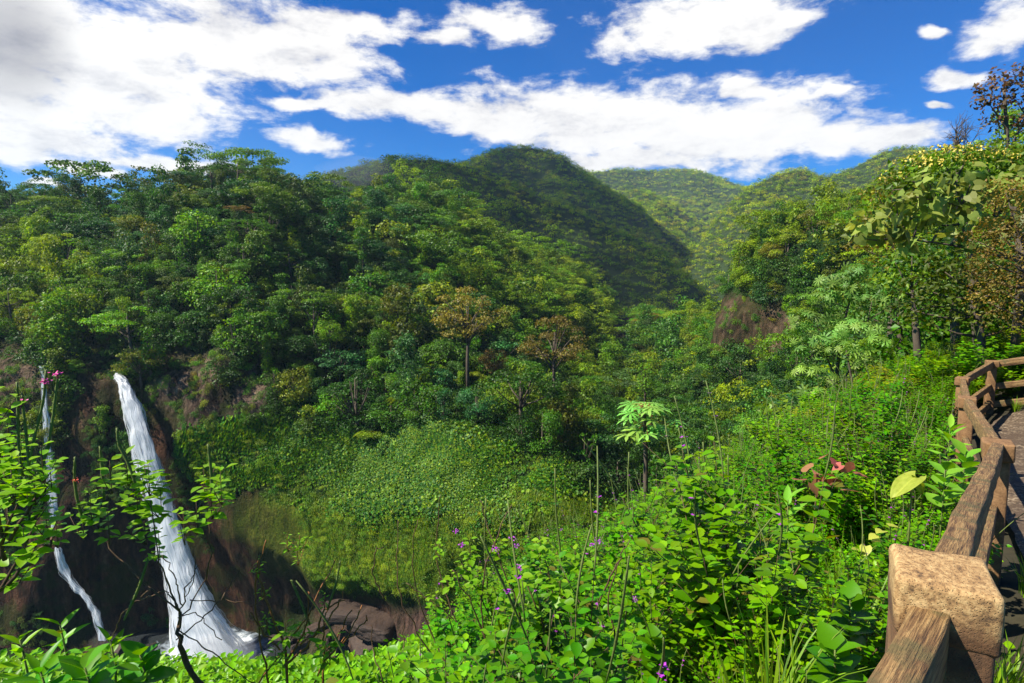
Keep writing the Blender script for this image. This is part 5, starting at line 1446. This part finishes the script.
big_leaf(p+np.array([.02, 0, .06]), .20, .075, 1.9, -.25, 1)
big_leaf(p+np.array([.0, .03, .05]), .15, .06, -1.2, -.5, 2)
for q in range(6): pl.leafat(p+np.array([-.12-.03*q, 0, -.22-.03*q]), np.array([math.cos(q*2), -.3, math.sin(q*3)*.5]), .07, .9)
finish(pl, 'leafy_plant', 'big translucent yellow leaf above the shrubs left of the fence', 'plant', ('gstem', 'yleaf', 'gstem', 'purple'), tuple(p+np.array([.02, .05, -.7])), HEART, jit=.05)
pl = Plant(971); p = PA(818, 474, 4.9)
pl.stem.tube([tuple(p+np.array([0, .05, -.8])), tuple(p)], [.008, .004], 6)
for q in range(22):
    a = q*2.4; pl.leafat(p+pl.r.normal(0, .5, 3)*np.array([.26, .15, .13])+np.array([0, 0, -.02]), np.array([math.cos(a), math.sin(a)*.6, pl.r.normal(-.2, .6)]), pl.r.uniform(.08, .14), pl.r.random())
finish(pl, 'dead_plant', 'dead plant with curled rust-red leaves among the green shrubs', 'plant', ('stem', 'rleaf', 'gstem', 'purple'), tuple(p+np.array([0, .05, -.8])), HEART, jit=.5)
# grass tufts
M['grass'] = foliage_mat('grass_blades', (.10, .22, .02), (.20, .30, .03), trans=.35, hue=.02, vlo=.6, vhi=1.3)
def tuft(seed, loc, n, L, label, spread=.05, mat='grass'):
    r = np.random.default_rng(seed); mb = MB()
    for k in range(n):
        a = r.uniform(0, 6.28); l = L*r.uniform(.55, 1.1); tilt = r.uniform(.1, .65); wd = r.uniform(.004, .008)
        d = np.array([math.cos(a), math.sin(a)]); b0 = np.array([*(d*spread*r.random()), -.02]); side = np.array([-d[1], d[0], 0])*wd
        V = []; m = 6
        for j in range(m):
            t = j/(m-1); p = b0+np.array([d[0]*l*tilt*t**1.8, d[1]*l*tilt*t**1.8, l*(t-.35*tilt*t**3)])
            w_ = (1-t**2.2)+.02
            V += [p-side*w_, p+side*w_+np.array([0, 0, .001])]
        mb.add(V, [(2*j, 2*j+1, 2*j+3, 2*j+2) for j in range(m-1)], np.clip(r.normal(.5, .22), 0, 1), 0, True)
    o = mb.build('grass_tuft', M[mat]); o.location = loc; tag(o, label, 'grass tuft', 'grass tufts near the fence'); return o
for q, (x, y, n_, L, lb) in enumerate(((.78,1.95,40,.55,'yellowish grass tuft at the bottom left of the near fence post'),(.55,2.3,30,.45,'smaller grass tuft left of the yellowish one'),(1.25,2.35,34,.5,'dark grass tuft just behind the near fence post'),(1.45,2.9,30,.5,'grass tuft below the big yellow leaf'),
     (1.62,1.95,46,.42,'bright grass tuft on the path side of the near rail'),(1.9,2.35,40,.40,'bright grass tuft farther along the path side of the rail'),(1.42,1.62,36,.34,'grass tuft right beside the near fence post'),(2.1,2.45,44,.42,'bright grass tuft beyond the first two on the path side'),(2.25,2.72,44,.42,'lush grass tuft between the near rail and the gravel path'),(2.0,2.18,44,.40,'lush grass tuft nearest the camera on the path side'),(2.4,2.95,36,.36,'small grass tuft at the gravel edge near the middle of the rail'),(2.5,2.9,30,.3,'thin grass tuft at the path edge halfway to the second post'),(3.5,4.0,30,.3,'grass tuft at the foot of the second fence post'),(5.6,6.9,30,.3,'grass tuft at the foot of the third fence post'),(9.6,11.6,40,.35,'grass tuft under the fence at the far bend'),(10.6,11.1,40,.35,'grass tuft under the far triple rails'))):
    tuft(400+q, (x, y, float(gz(x, y))+.03), n_, L, lb)

M['broad'] = foliage_mat('broad_dark_leaves', (.035, .12, .010), (.075, .20, .014), trans=.3, hue=.015, vlo=.7, vhi=1.25, rough=.38)
for q, (px, py, Yq, lb) in enumerate(((612,668,2.1,'broad-leaved plant with rounded dark leaves at the bottom edge'),(655,640,2.4,'broad-leaved plant just above the one at the bottom edge'),(575,650,2.5,'broad dark-leaved plant under the purple-flowered stems'),(700,600,2.7,'broad dark-leaved plant beside the hollow in the shrubs'),(850,600,2.4,'broad-leaved plant left of the near fence post'),(835,650,2.0,'low broad-leaved plant at the bottom edge near the fence'),(540,600,3.2,'broad-leaved plant at the left end of the shrub bank'))):
    lance_plant(1000+q, px, py, Yq, lb, 15, .105+.01*(q % 3), 'broad', .26, WIDE)
for q, (px, py, Yq, n_, L, lb) in enumerate(((770,690,2.0,44,.42,'upright yellowish grass tuft at the bottom edge left of the fence'),(800,680,2.1,30,.36,'smaller yellowish grass tuft right of the upright one'),(745,690,2.05,30,.34,'thin grass tuft left of the upright one at the bottom edge'),(866,560,2.9,40,.5,'long dark grass tuft behind the broad-leaved plant by the fence'),(840,530,3.6,36,.5,'long grass tuft in the gap between shrubs mid right'),(620,560,4.2,30,.5,'grass tuft standing in the middle of the shrub bank'),(505,640,3.0,34,.45,'arching grass tuft at the left end of the shrub bank'))):
    p = P(px, py, Yq); tuft(430+q, (p.x, p.y, float(gz(p.x, p.y))+.3), n_, L*1.25, lb)
# ------------------------------------------------------------------ trees on the near hillside
def built_tree(name, label, trunk, limbs, lobes, leaf, colour, dens=6, flat=.6, tpl=LEAFQ, tilt=.5, droop=0, seed=1, tr=.1, group=None, extra=None, fill=.3):
    """trunk and limbs: (px, py, Y) lines; lobes: (px, py, Y, radius in metres)"""
    r = np.random.default_rng(seed); mt = MB(); mc = MB()
    base = Vector(P(*trunk[0])); bb = np.array(base)
    C = curve(trunk, 12)-bb
    mt.tube([tuple(c) for c in C], list(np.linspace(tr, tr*.35, 12)), 8)
    L3 = [(PA(a, c, d)-bb, R) for a, c, d, R in lobes]; joints = [C]
    for l in limbs:
        C2 = curve(l, 10)-bb; joints.append(C2[2:]); mt.tube([tuple(c) for c in C2], list(np.linspace(tr*.45, tr*.1, 10)), 6)
    C = np.concatenate(joints)
    for c, R in L3:
        d = np.linalg.norm(C-c, axis=1)+.5*np.maximum(0, C[:, 2]-c[2]+.3); s0 = C[int(np.argmin(d))]
        mt.tube([tuple(s0), tuple((s0+c)/2+np.array([0, 0, -.06*np.linalg.norm(c-s0)])), tuple(c)], [tr*.28, tr*.18, tr*.06], 5)
    t = empty(name, base); mt.build('trunk', M['bark'], t)
    lobe_leaves(mc, L3, dens, leaf, r, flat, tpl, tilt, droop, fill=fill)
    c = mc.build('crown', M['tree'], t); c.color = (*(PALETTE[colour] if isinstance(colour, str) else colour), 1)
    if extra:
        me_ = MB(); nm, lob, d_, sz, mat = extra
        lobe_leaves(me_, [(PA(a, c_, dd)-bb, R) for a, c_, dd, R in lob], d_, sz, r, .5, SMALL, .8)
        me_.build(nm, M[mat], t)
    tag(t, label, 'tree', group); return t
# lone umbrella-leaved tree
t = empty('umbrella_leaved_tree', P(646, 600, 30)); b0 = np.array(P(646, 600, 30)); r = np.random.default_rng(3)
mt = MB(); tr_ = curve([(646,600,30),(645,520,30),(646,460,30),(645,425,30),(644,410,30)], 14)-b0
mt.tube([tuple(c) for c in tr_], list(np.linspace(.14, .085, 14)), 8); mt.build('trunk', M['bark'], t)
ml = MB(); ms = MB()
for (cx, cy, n_, R, zo) in ((645,408,11,.85,.45),(646,425,8,.95,-.1),(650,416,4,1.25,.1)):
    c0 = PA(cx, cy, 30)-b0
    for k in range(n_):
        a = k*2*math.pi/n_+r.normal(0, .2); e = np.array([math.cos(a), math.sin(a), 0]); rr = R*r.uniform(.45, 1.05)
        q = c0+e*rr+np.array([0, 0, zo*.6-.35*(rr/R)**2*.9+r.normal(0, .06)])
        ms.tube([tuple(c0), tuple((c0+q)/2+np.array([0, 0, .12])), tuple(q)], [.022, .016, .012], 5)
        nrm = np.array([[e[0]*.45, e[1]*.45-.1, 1.0]])
        ml.add_inst(PALM[0], PALM[1], q[None], frames_dir(np.array([e]), nrm, r, .12), np.array([r.uniform(.62, .85)]), np.array([r.uniform(.5, .9)]), 0, False)
lv = ml.build('leaves', M['tree'], t); lv.color = (.12, .23, .05, 1); ms.build('leaf_stalks', M['ostem'], t)
tag(t, 'lone tree with big umbrella-shaped leaves rising above the central shrubs', 'tree')
# palm-leaved thicket
G_ = 'small trees at the edge of the near hillside'
built_tree('palm_leaved_tree', 'grey-green palm-leaved tree with slim forked stems at the hillside edge', [(832,425,23),(836,380,23),(842,330,23),(850,300,23)], [[(836,380,23),(822,345,23),(815,315,23)],[(836,395,23),(860,350,22.5),(868,320,22.5)]],
    [(815,318,23,.95),(800,330,23,.6),(832,300,23,1.0),(852,290,23,1.0),(872,300,22.6,.9),(885,288,22.8,.8),(862,272,23,.7),(842,282,23.4,.8),(820,340,22.8,.8),(846,330,22.4,.9),(868,330,22.4,.8),(810,352,23,.6),(838,355,22.6,.7),(895,300,22.5,.7)], .27, (.10, .175, .040), 3.0, .42, PALM, .35, 0, 21, .09, G_)
built_tree('palm_leaved_tree', 'lower palm-leaved tree with leaning reddish stem below the taller one', [(858,415,21),(852,380,21),(846,350,21)], [], [(808,372,21.5,.6),(826,378,21.5,.6),(846,352,21,.7),(862,365,21,.6),(815,395,21,.5),(880,345,21,.6)], .25, (.12, .20, .040), 2.8, .5, PALM, .4, 0, 22, .06, G_)
# big heart-leaved tree
built_tree('heart_leaved_tree', 'tree with big pale heart-shaped leaves on a long branch reaching over the hillside', [(1105,470,13),(1085,380,12.8),(1066,300,12.4),(1058,260,12)], [[(1058,275,12),(1010,258,12),(950,244,12),(895,238,12)],[(1058,262,12),(1010,225,12),(960,205,12),(920,198,12)]],
    [(858,238,12,.26),(866,226,12,.28),(880,240,12,.30),(884,222,12,.32),(898,206,12,.34),(902,232,12,.34),(918,218,12,.36),(916,196,12,.36),(938,205,12,.38),(940,226,12,.36),(958,192,12,.38),(962,214,12,.36),(978,200,12,.36),(985,222,12,.34),(998,190,12,.38),(1012,200,12,.38),(1022,178,12,.4),(1018,222,12,.38),(930,184,12,.34),(955,240,12,.30),(978,246,11.8,.3),(972,180,12,.34),(905,248,12,.25),(1000,236,12,.32)], .21, (.21, .255, .06), 6.2, .85, HEART, .6, 1.3, 23, .09, None, None, .8)
built_tree('flowering_tree', 'tree crowned with clusters of cream-yellow flowers against the sky', [(985,400,15.5),(975,300,15.5),(965,210,15.5),(955,180,15.5)], [[(965,215,15.5),(920,185,15.5)],[(965,210,15.5),(1010,180,15.5)]],
    [(892,190,15.5,.55),(905,176,15.5,.6),(925,168,15.5,.6),(945,165,15.5,.65),(965,162,15.5,.65),(985,164,15.5,.65),(1005,168,15.5,.7),(1028,172,15.5,.8),(915,200,15.5,.6),(950,190,15.7,.8),(990,190,15.7,.8),(880,215,15.8,.6),(1020,160,16,.7),(900,225,15.9,.7),(935,225,16,.8)],   .15, (.085, .15, .014), 6.5, .6, SMALL, .5, 0, 24, .16, None,
    ('flowers', [(892,176,15.3,.28),(905,165,15.3,.32),(920,158,15.3,.34),(938,153,15.3,.36),(955,151,15.3,.36),(972,152,15.3,.36),(990,155,15.3,.36),(1008,158,15.3,.36),(1024,162,15.3,.3),(930,165,15.1,.3),(962,160,15.1,.3)], 3.2, .075, 'yellow'))
G2 = 'dark trees behind the heart-leaved tree'
built_tree('hillside_tree', 'olive feathery tree standing left of the cream-flowered tree', [(890,360,38),(892,290,38),(893,220,38)], [], [(892,182,38,1.1),(878,196,38,1.1),(905,200,38,1.3),(888,214,38,1.3),(874,222,38,1.0),(910,222,38,1.4),(880,240,38,1.3),(900,250,38,1.5),(866,250,38,1.3),(885,268,38,1.5)], .24, (.13, .115, .014), 5.5, .6, SMALL, .5, 0, 25, .22, G2)
built_tree('hillside_tree', 'dark green tree filling the shade under the heart-shaped leaves', [(960,380,19),(955,330,19),(950,280,19)], [], [(905,275,19,.9),(925,262,19,1.0),(950,258,19,1.0),(978,262,19,1.1),(1000,268,19,1.1),(930,290,19,1.1),(960,292,19,1.2),(990,296,19,1.2),(905,300,19,.9),(1020,290,19,1.2),(1024,255,19,1.2)], .16, 'dark green', 6.5, .75, SMALL, .5, 0, 26, .2, G2)
built_tree('hillside_tree', 'mid green bushy tree behind the palm-leaved tree', [(905,380,27),(900,340,27),(898,310,27)], [], [(880,300,27,1.2),(900,290,27,1.3),(920,300,27,1.3),(890,320,27,1.2),(915,322,27,1.3),(935,330,27,1.1),(870,318,27,1.0),(905,270,27,1.2)], .20, (.055, .115, .02), 6, .7, SMALL, .5, 0, 27, .2, G2)
built_tree('hillside_tree', 'rust-leaved fine-twigged tree at the picture edge above the fence', [(1040,420,10.5),(1036,340,10.5),(1030,260,10.5)], [], [(1005,190,10.5,.3),(975,240,10.5,.28),(1012,212,10.5,.45),(1026,200,10.5,.45),(1000,235,10.5,.42),(1022,238,10.5,.5),(990,262,10.5,.36),(1010,262,10.5,.5),(1000,290,10.5,.45),(1022,292,10.5,.55),(988,302,10.6,.35),(1010,318,10.5,.4),(978,275,10.7,.25)], .05, (.13, .095, .022), 4.6, .8, SMALL, .7, 0, 28, .09, None)
built_tree('hillside_tree', 'tall thin tree with sparse dark red-brown leaves against the sky', [(1030,330,19),(1014,220,19),(1008,150,19),(1004,90,19)], [[(1010,150,19),(1028,110,19)],[(1008,130,19),(990,105,19)]], [(1004,78,19,.42),(992,90,19,.42),(1014,84,19,.45),(984,104,19,.40),(1000,106,19,.45),(1018,104,19,.5),(1026,92,19,.45),(980,92,19,.3),(1010,126,19,.45),(1026,124,19,.4),(990,122,19,.3),(1022,70,19,.3)], .13, (.085, .050, .020), 7.0, .75, SMALL, .6, 0, 29, .11, None)
built_tree('hillside_tree', 'green thin-leaved tree right under the sparse red-brown crown', [(1022,300,18),(1016,200,18),(1012,160,18)], [], [(1008,150,18,.5),(1020,140,18,.5),(1016,158,18,.6),(998,160,18,.4)], .13, (.12, .17, .02), 3.2, .5, SMALL, .5, 0, 30, .1, None)
built_tree('hillside_tree', 'dense olive-green tree under the long heart-leaved branch', [(985,420,14.5),(980,340,14.5),(975,290,14.5)], [], [(925,290,14.5,.6),(945,305,14.5,.7),(965,285,14.5,.75),(985,305,14.5,.8),(1010,300,14.5,.8),(1000,275,14.5,.8),(945,272,14.5,.6),(970,325,14.5,.7),(1015,325,14.5,.7),(935,325,14.5,.6),(910,310,14.5,.45),(1030,280,14.5,.8)], .13, (.075, .105, .014), 6.5, .75, SMALL, .5, 0, 33, .16, G2)
built_tree('hillside_tree', 'yellow-green fine-leaved tree between the heart-shaped leaves and the palm-leaved thicket', [(920,380,18),(915,320,18),(912,290,18)], [], [(895,262,18,.6),(912,255,18,.6),(930,262,18,.6),(905,280,18,.7),(925,285,18,.7),(890,285,18,.5),(940,300,18,.6)], .15, (.075, .13, .012), 5.5, .7, SMALL, .5, 0, 34, .13, G2)
# bare tree
pl = Plant(31); Yb = 21
pl.stem.tube([tuple(PA(962,220,Yb)), tuple(PA(960,185,Yb)), tuple(PA(956,160,Yb))], [.09, .07, .05], 6)
def twig(p, d, L, rad, depth):
    d = d/np.linalg.norm(d); pts = [p]; 
    for k in range(4): p = p+d*L/4+pl.r.normal(0, L*.04, 3); pts.append(p)
    pl.stem.tube([tuple(q) for q in pts], list(np.linspace(rad, rad*.5, 5)), 4)
    if depth:
        for k in range(3): twig(pts[2+k % 3], d+pl.r.normal(0, .55, 3), L*.72, rad*.6, depth-1)
for k in range(6): twig(PA(956,160,Yb), np.array([pl.r.normal(0, .6), pl.r.normal(0, .4), 1.0]), .62, .032, 3)
finish(pl, 'bare_tree', 'leafless twiggy tree standing against the sky above the flowers', 'tree', ('bark',)*4, P(962, 220, Yb))
# tree fern at the edge
def tree_fern(px, py, Y, L, label, n=14, h=3.0, colr=(.07, .16, .02)):
    r = np.random.default_rng(int(px)); c0 = PA(px, py, Y); t = empty('tree_fern', c0-np.array([0, 0, h]))
    mt = MB(); mt.tube([(0, 0, -.5), (0, 0, h*.5), (0, 0, h)], [.10, .08, .07], 7); mt.build('trunk', M['bark'], t)
    ml = MB()
    for k in range(n):
        a = 2*math.pi*k/n+r.normal(0, .15); e = np.array([math.cos(a), math.sin(a), 0]); sd_ = np.array([-e[1], e[0], 0]); m = 22
        pos = []; yd = []; sz = []
        for j in range(1, m):
            t_ = j/m; p = np.array([0, 0, h])+e*L*t_+np.array([0, 0, L*(.45*t_-.85*t_*t_)])
            for sg in (-1, 1): pos.append(p); yd.append(sd_*sg+e*.35+np.array([0, 0, -.25])); sz.append(L*.30*math.sin(math.pi*min(.97, t_*.85+.12)))
        ml.add_inst(np.array([(0,0,0),(.10,.4,0),(0,1,-.05),(-.10,.4,0)])*np.array([1.6,1,1]), [(0,1,2,3)], np.array(pos), frames_dir(np.array(yd), np.tile([0,0,1.],(len(pos),1)), r, .05), np.array(sz), np.clip(r.normal(.5,.12),0,1))
    c = ml.build('fronds', M['tree'], t); c.color = (*colr, 1); tag(t, label, 'tree fern', 'tree ferns')
tree_fern(1030, 172, 14, .95, 'tree fern with hanging fronds at the picture edge beside the yellow flowers', 14, 4, (.07, .12, .015))
tree_fern(398, 398, 205, 5.5, 'yellowish tree fern at the top edge of the mossy bulge', 12, 4, (.10, .15, .01))
tree_fern(425, 392, 203, 6, 'tree fern right of the yellowish one above the mossy bulge', 12, 4, (.06, .13, .015))
tree_fern(366, 432, 196, 4.5, 'pale fern spreading over the leafy slope', 12, 2, (.12, .16, .015))
# low bushes in the shade behind the fence
for q, (px, py, Yq, sc_, lb) in enumerate(((930,345,26,.8,'dark bush at the top of the hillside under the trees'),(965,332,25,.95,'dark bush right of the one under the trees'),(1000,322,23,1.0,'dark bush above the far bend of the fence'),(1030,318,21,.9,'dark bush at the picture edge above the fence'),(890,362,26,.7,'dark bush behind the palm-leaved thicket'),(1060,300,20,.6,'dark bush beyond the picture edge above the rails'))):
    o = bpy.data.objects.new('bush', und[q % 3].data); COL.objects.link(o); o.location = P(px, py+6, Yq); o.scale = (sc_,)*3; o.rotation_euler = (0, 0, q); o.color = (*PALETTE['deep green'], 1)
    tag(o, lb, 'bush', 'bushes under the hillside trees')

# ================================================================== SKY, SUN, CAMERA
SUN_EL, SUN_AZ = 49.0, -106.0
w = bpy.data.worlds.new('World'); S.world = w; w.use_nodes = True
nt = w.node_tree; nt.nodes.clear(); b = NB(nt)
tc = b.n('ShaderNodeTexCoord').outputs['Generated']
sky = b.n('ShaderNodeTexSky', sky_type='NISHITA', sun_disc=False)
sky.sun_elevation = math.radians(SUN_EL); sky.sun_rotation = math.radians(SUN_AZ)
sky.air_density = 1.0; sky.dust_density = .2; sky.ozone_density = 3.0; sky.altitude = 1500
skyc = b.n('ShaderNodeHueSaturation', {'Hue': .507, 'Saturation': 1.8, 'Value': .50, 'Fac': 1.0, 'Color': sky.outputs[0]}).outputs[0]
skyc = b.mix(1.0, skyc, (.0, 1.12, 1.35), 'MULTIPLY')
sx = b.n('ShaderNodeSeparateXYZ', {0: tc})
az = b.math('ARCTAN2', sx.outputs[0], sx.outputs[1]); el = b.math('ARCSINE', sx.outputs[2])
v0 = b.n('ShaderNodeCombineXYZ', {0: az, 1: el, 2: 0.0}).outputs[0]
# clouds where they stand in the sky: (px, py, rx, ry)
CL = [(60,60,210,80),(250,40,130,46),(140,112,100,30),(20,140,120,26),(330,22,85,20),(455,38,26,12),(492,24,44,26),(700,18,112,30),(625,38,36,20),(760,34,60,20),
 (312,108,55,9),(400,106,90,18),(500,116,85,28),(600,120,105,42),(690,132,95,50),(770,130,80,42),(830,138,60,22),(890,142,52,15),(740,92,26,13),(150,160,70,9),(310,146,42,13),(95,166,36,6),
 (1000,18,44,34),(932,30,18,7),(945,103,14,5),(968,70,30,10),(825,96,26,5),(640,160,120,16),(50,183,22,5),(-120,40,120,80),(1180,60,110,60)]
def el_of(px, py):
    d = P(px, py, 1.0); d.normalize()
    return math.atan2(d.x, d.y), math.asin(d.z)
def cloud_density(vec):
    wx = b.n('ShaderNodeTexNoise', {'Vector': vec, 'Scale': 7.0, 'Detail': 3.0, 'Roughness': .55}).outputs['Color']
    vd = b.vmath('ADD', vec, b.vmath('MULTIPLY', b.vmath('SUBTRACT', wx, (.5, .5, .5)), (.14, .07, 0)))
    cur = None
    for px, py, rx, ry in CL:
        a, e = el_of(px, py); a2, _ = el_of(px+rx, py); _, e2 = el_of(px, py-ry)
        ra = abs(a2-a); re = max(abs(e2-e), .004)
        q = b.vmath('MULTIPLY_ADD', vd, (1/ra, 1/re, 0), (-a/ra, -e/re, 0))
        l = b.vmath('LENGTH', q)
        cur = l if cur is None else b.math('MINIMUM', cur, l)
    st = b.vmath('MULTIPLY', vec, (1, 2.2, 1))
    f1 = b.noise(st, 10, 10, .66, .15); f2 = b.noise(st, 3.2, 3, .5)
    d = b.math('SUBTRACT', 1.0, cur)
    d = b.math('MAXIMUM', d, -1.2)
    d = b.math('ADD', d, b.math('MULTIPLY', b.math('SUBTRACT', f1, .5), 2.8))
    return d, f1, f2
d0, f1, f2 = cloud_density(v0)
v1 = b.vmath('ADD', v0, (-.012, .022, 0))
st1 = b.vmath('MULTIPLY', v1, (1, 2.2, 1))
g1 = b.noise(st1, 10, 10, .66, .15)
relief = b.math('SUBTRACT', f1, g1)
alpha = b.smooth(d0, -.26, .40)
# thick cores are greyer underneath, edges bright
shade = b.math('ADD', b.math('MULTIPLY', relief, 1.4), b.math('MULTIPLY_ADD', f2, -.7, 1.12))
ccol = b.ramp(shade, [(.2, (.42, .42, .46)), (.5, (.72, .71, .73)), (.75, (.93, .91, .89)), (1, (1, .98, .95))])
a, e = el_of(8, 40)
gr = b.smooth(b.vmath('LENGTH', b.vmath('MULTIPLY_ADD', v0, (1/.09, 1/.10, 0), (-a/.09, -e/.10, 0))), 1.0, .2)
ccol = b.mix(b.math('MULTIPLY', gr, .6), ccol, (.22, .21, .24))
cs = b.vmath('MULTIPLY', ccol, (CLB := 5.3, CLB, CLB))
fin = b.mix(alpha, skyc, cs)
bg = b.n('ShaderNodeBackground', {'Color': fin, 'Strength': .10})
b.n('ShaderNodeOutputWorld', {'Surface': bg.outputs[0]})
w.cycles.sampling_method = 'MANUAL'; w.cycles.sample_map_resolution = 512

sun = bpy.data.lights.new('sun', 'SUN'); sun.energy = 5.0; sun.angle = math.radians(.53); sun.color = (1, .93, .80)
so = bpy.data.objects.new('sun', sun); COL.objects.link(so)
se, sa = math.radians(SUN_EL), math.radians(SUN_AZ)
sd = Vector((math.sin(sa)*math.cos(se), math.cos(sa)*math.cos(se), math.sin(se)))
so.rotation_euler = (-sd).to_track_quat('-Z', 'Y').to_euler()

def shade_cloud(name, c, R, seed, label):
    r = np.random.default_rng(seed); mb = MB()
    import bmesh
    bm = bmesh.new(); bmesh.ops.create_icosphere(bm, subdivisions=4, radius=1)
    V = np.array([v.co[:] for v in bm.verts]); F = [[v.index for v in f.verts] for f in bm.faces]; bm.free()
    D = V*(1+.35*vnoise(V, .5, 4, seed)+.25*vnoise(V+3, 1.4, 2, seed+1))[:, None]
    D[:, 2] = np.where(D[:, 2] < 0, D[:, 2]*.35, D[:, 2])
    mb.add(D*np.array(R), F, .5, 0, True)
    o = mb.build(name, M['shade_cloud']); o.location = c; tag(o, label, None, None, 'structure'); return o
M['shade_cloud'], ntc = newmat('shade_cloud_white'); bc = NB(ntc)
ctc = bc.n('ShaderNodeTexCoord').outputs['Object']
bc.n('ShaderNodeOutputMaterial', {'Surface': bc.n('ShaderNodeMixShader', {0: bc.math('MULTIPLY', bc.smooth(bc.noise(ctc, .012, 5, .6), .34, .50), .68), 1: bc.n('ShaderNodeBsdfTransparent').outputs[0], 2: bc.n('ShaderNodeBsdfTranslucent', {'Color': (.9, .9, .9, 1)}).outputs[0]}).outputs[0]})
for q, (tx, ty, tz, R) in enumerate(((60, 760, 90, (290, 170, 60)), (-40, 1330, 150, (300, 330, 80)))):  # added out of view, toward the sun, to cast shade on the hills
    k = (1150-tz)/sd.z+q*60
    shade_cloud('shade_cloud', (tx+sd.x*k, ty+sd.y*k, tz+sd.z*k), R, 5+q, 'unseen cumulus added out of view to cast shade on the dark hills')
if HAZE:
    m, nt2 = newmat('haze_air'); b2 = NB(nt2)
    pv = b2.n('ShaderNodeVolumePrincipled', {'Color': (.60, .80, 1.0, 1), 'Density': HAZE, 'Anisotropy': .2})
    b2.n('ShaderNodeOutputMaterial', {'Volume': pv.outputs[0]})
    hb = MB()
    x0, x1, y0, y1, z0, z1 = -4600, 4600, -1600, 5100, -332, 640
    hb.add([(x, y, z) for z in (z0, z1) for x, y in ((x0, y0), (x1, y0), (x1, y1), (x0, y1))], [(0, 3, 2, 1), (4, 5, 6, 7), (0, 1, 5, 4), (1, 2, 6, 5), (2, 3, 7, 6), (3, 0, 4, 7)])
    ho = hb.build('haze', m); tag(ho, 'thin blue air that pales the far hills', None, None, 'stuff')
cam = bpy.data.cameras.new('camera'); cam.sensor_width = 36; cam.lens = FPX/1024*36; cam.clip_end = 40000; cam.clip_start = .05
co = bpy.data.objects.new('camera', cam); COL.objects.link(co); co.location = (0, 0, 0); co.rotation_euler = (math.radians(90)-TH, 0, 0)
S.camera = co
S.view_settings.view_transform = 'Standard'; S.view_settings.look = 'None'; S.view_settings.exposure = EXPO; S.view_settings.gamma = 1
S.view_settings.use_curve_mapping = False
S.render.film_transparent = False
S.cycles.max_bounces = 6; S.cycles.diffuse_bounces = 3; S.cycles.glossy_bounces = 2; S.cycles.transmission_bounces = 3; S.cycles.volume_bounces = 0; S.cycles.transparent_max_bounces = 12
S.cycles.use_denoising = True; S.cycles.caustics_reflective = False; S.cycles.caustics_refractive = False
S.cycles.sample_clamp_indirect = 6
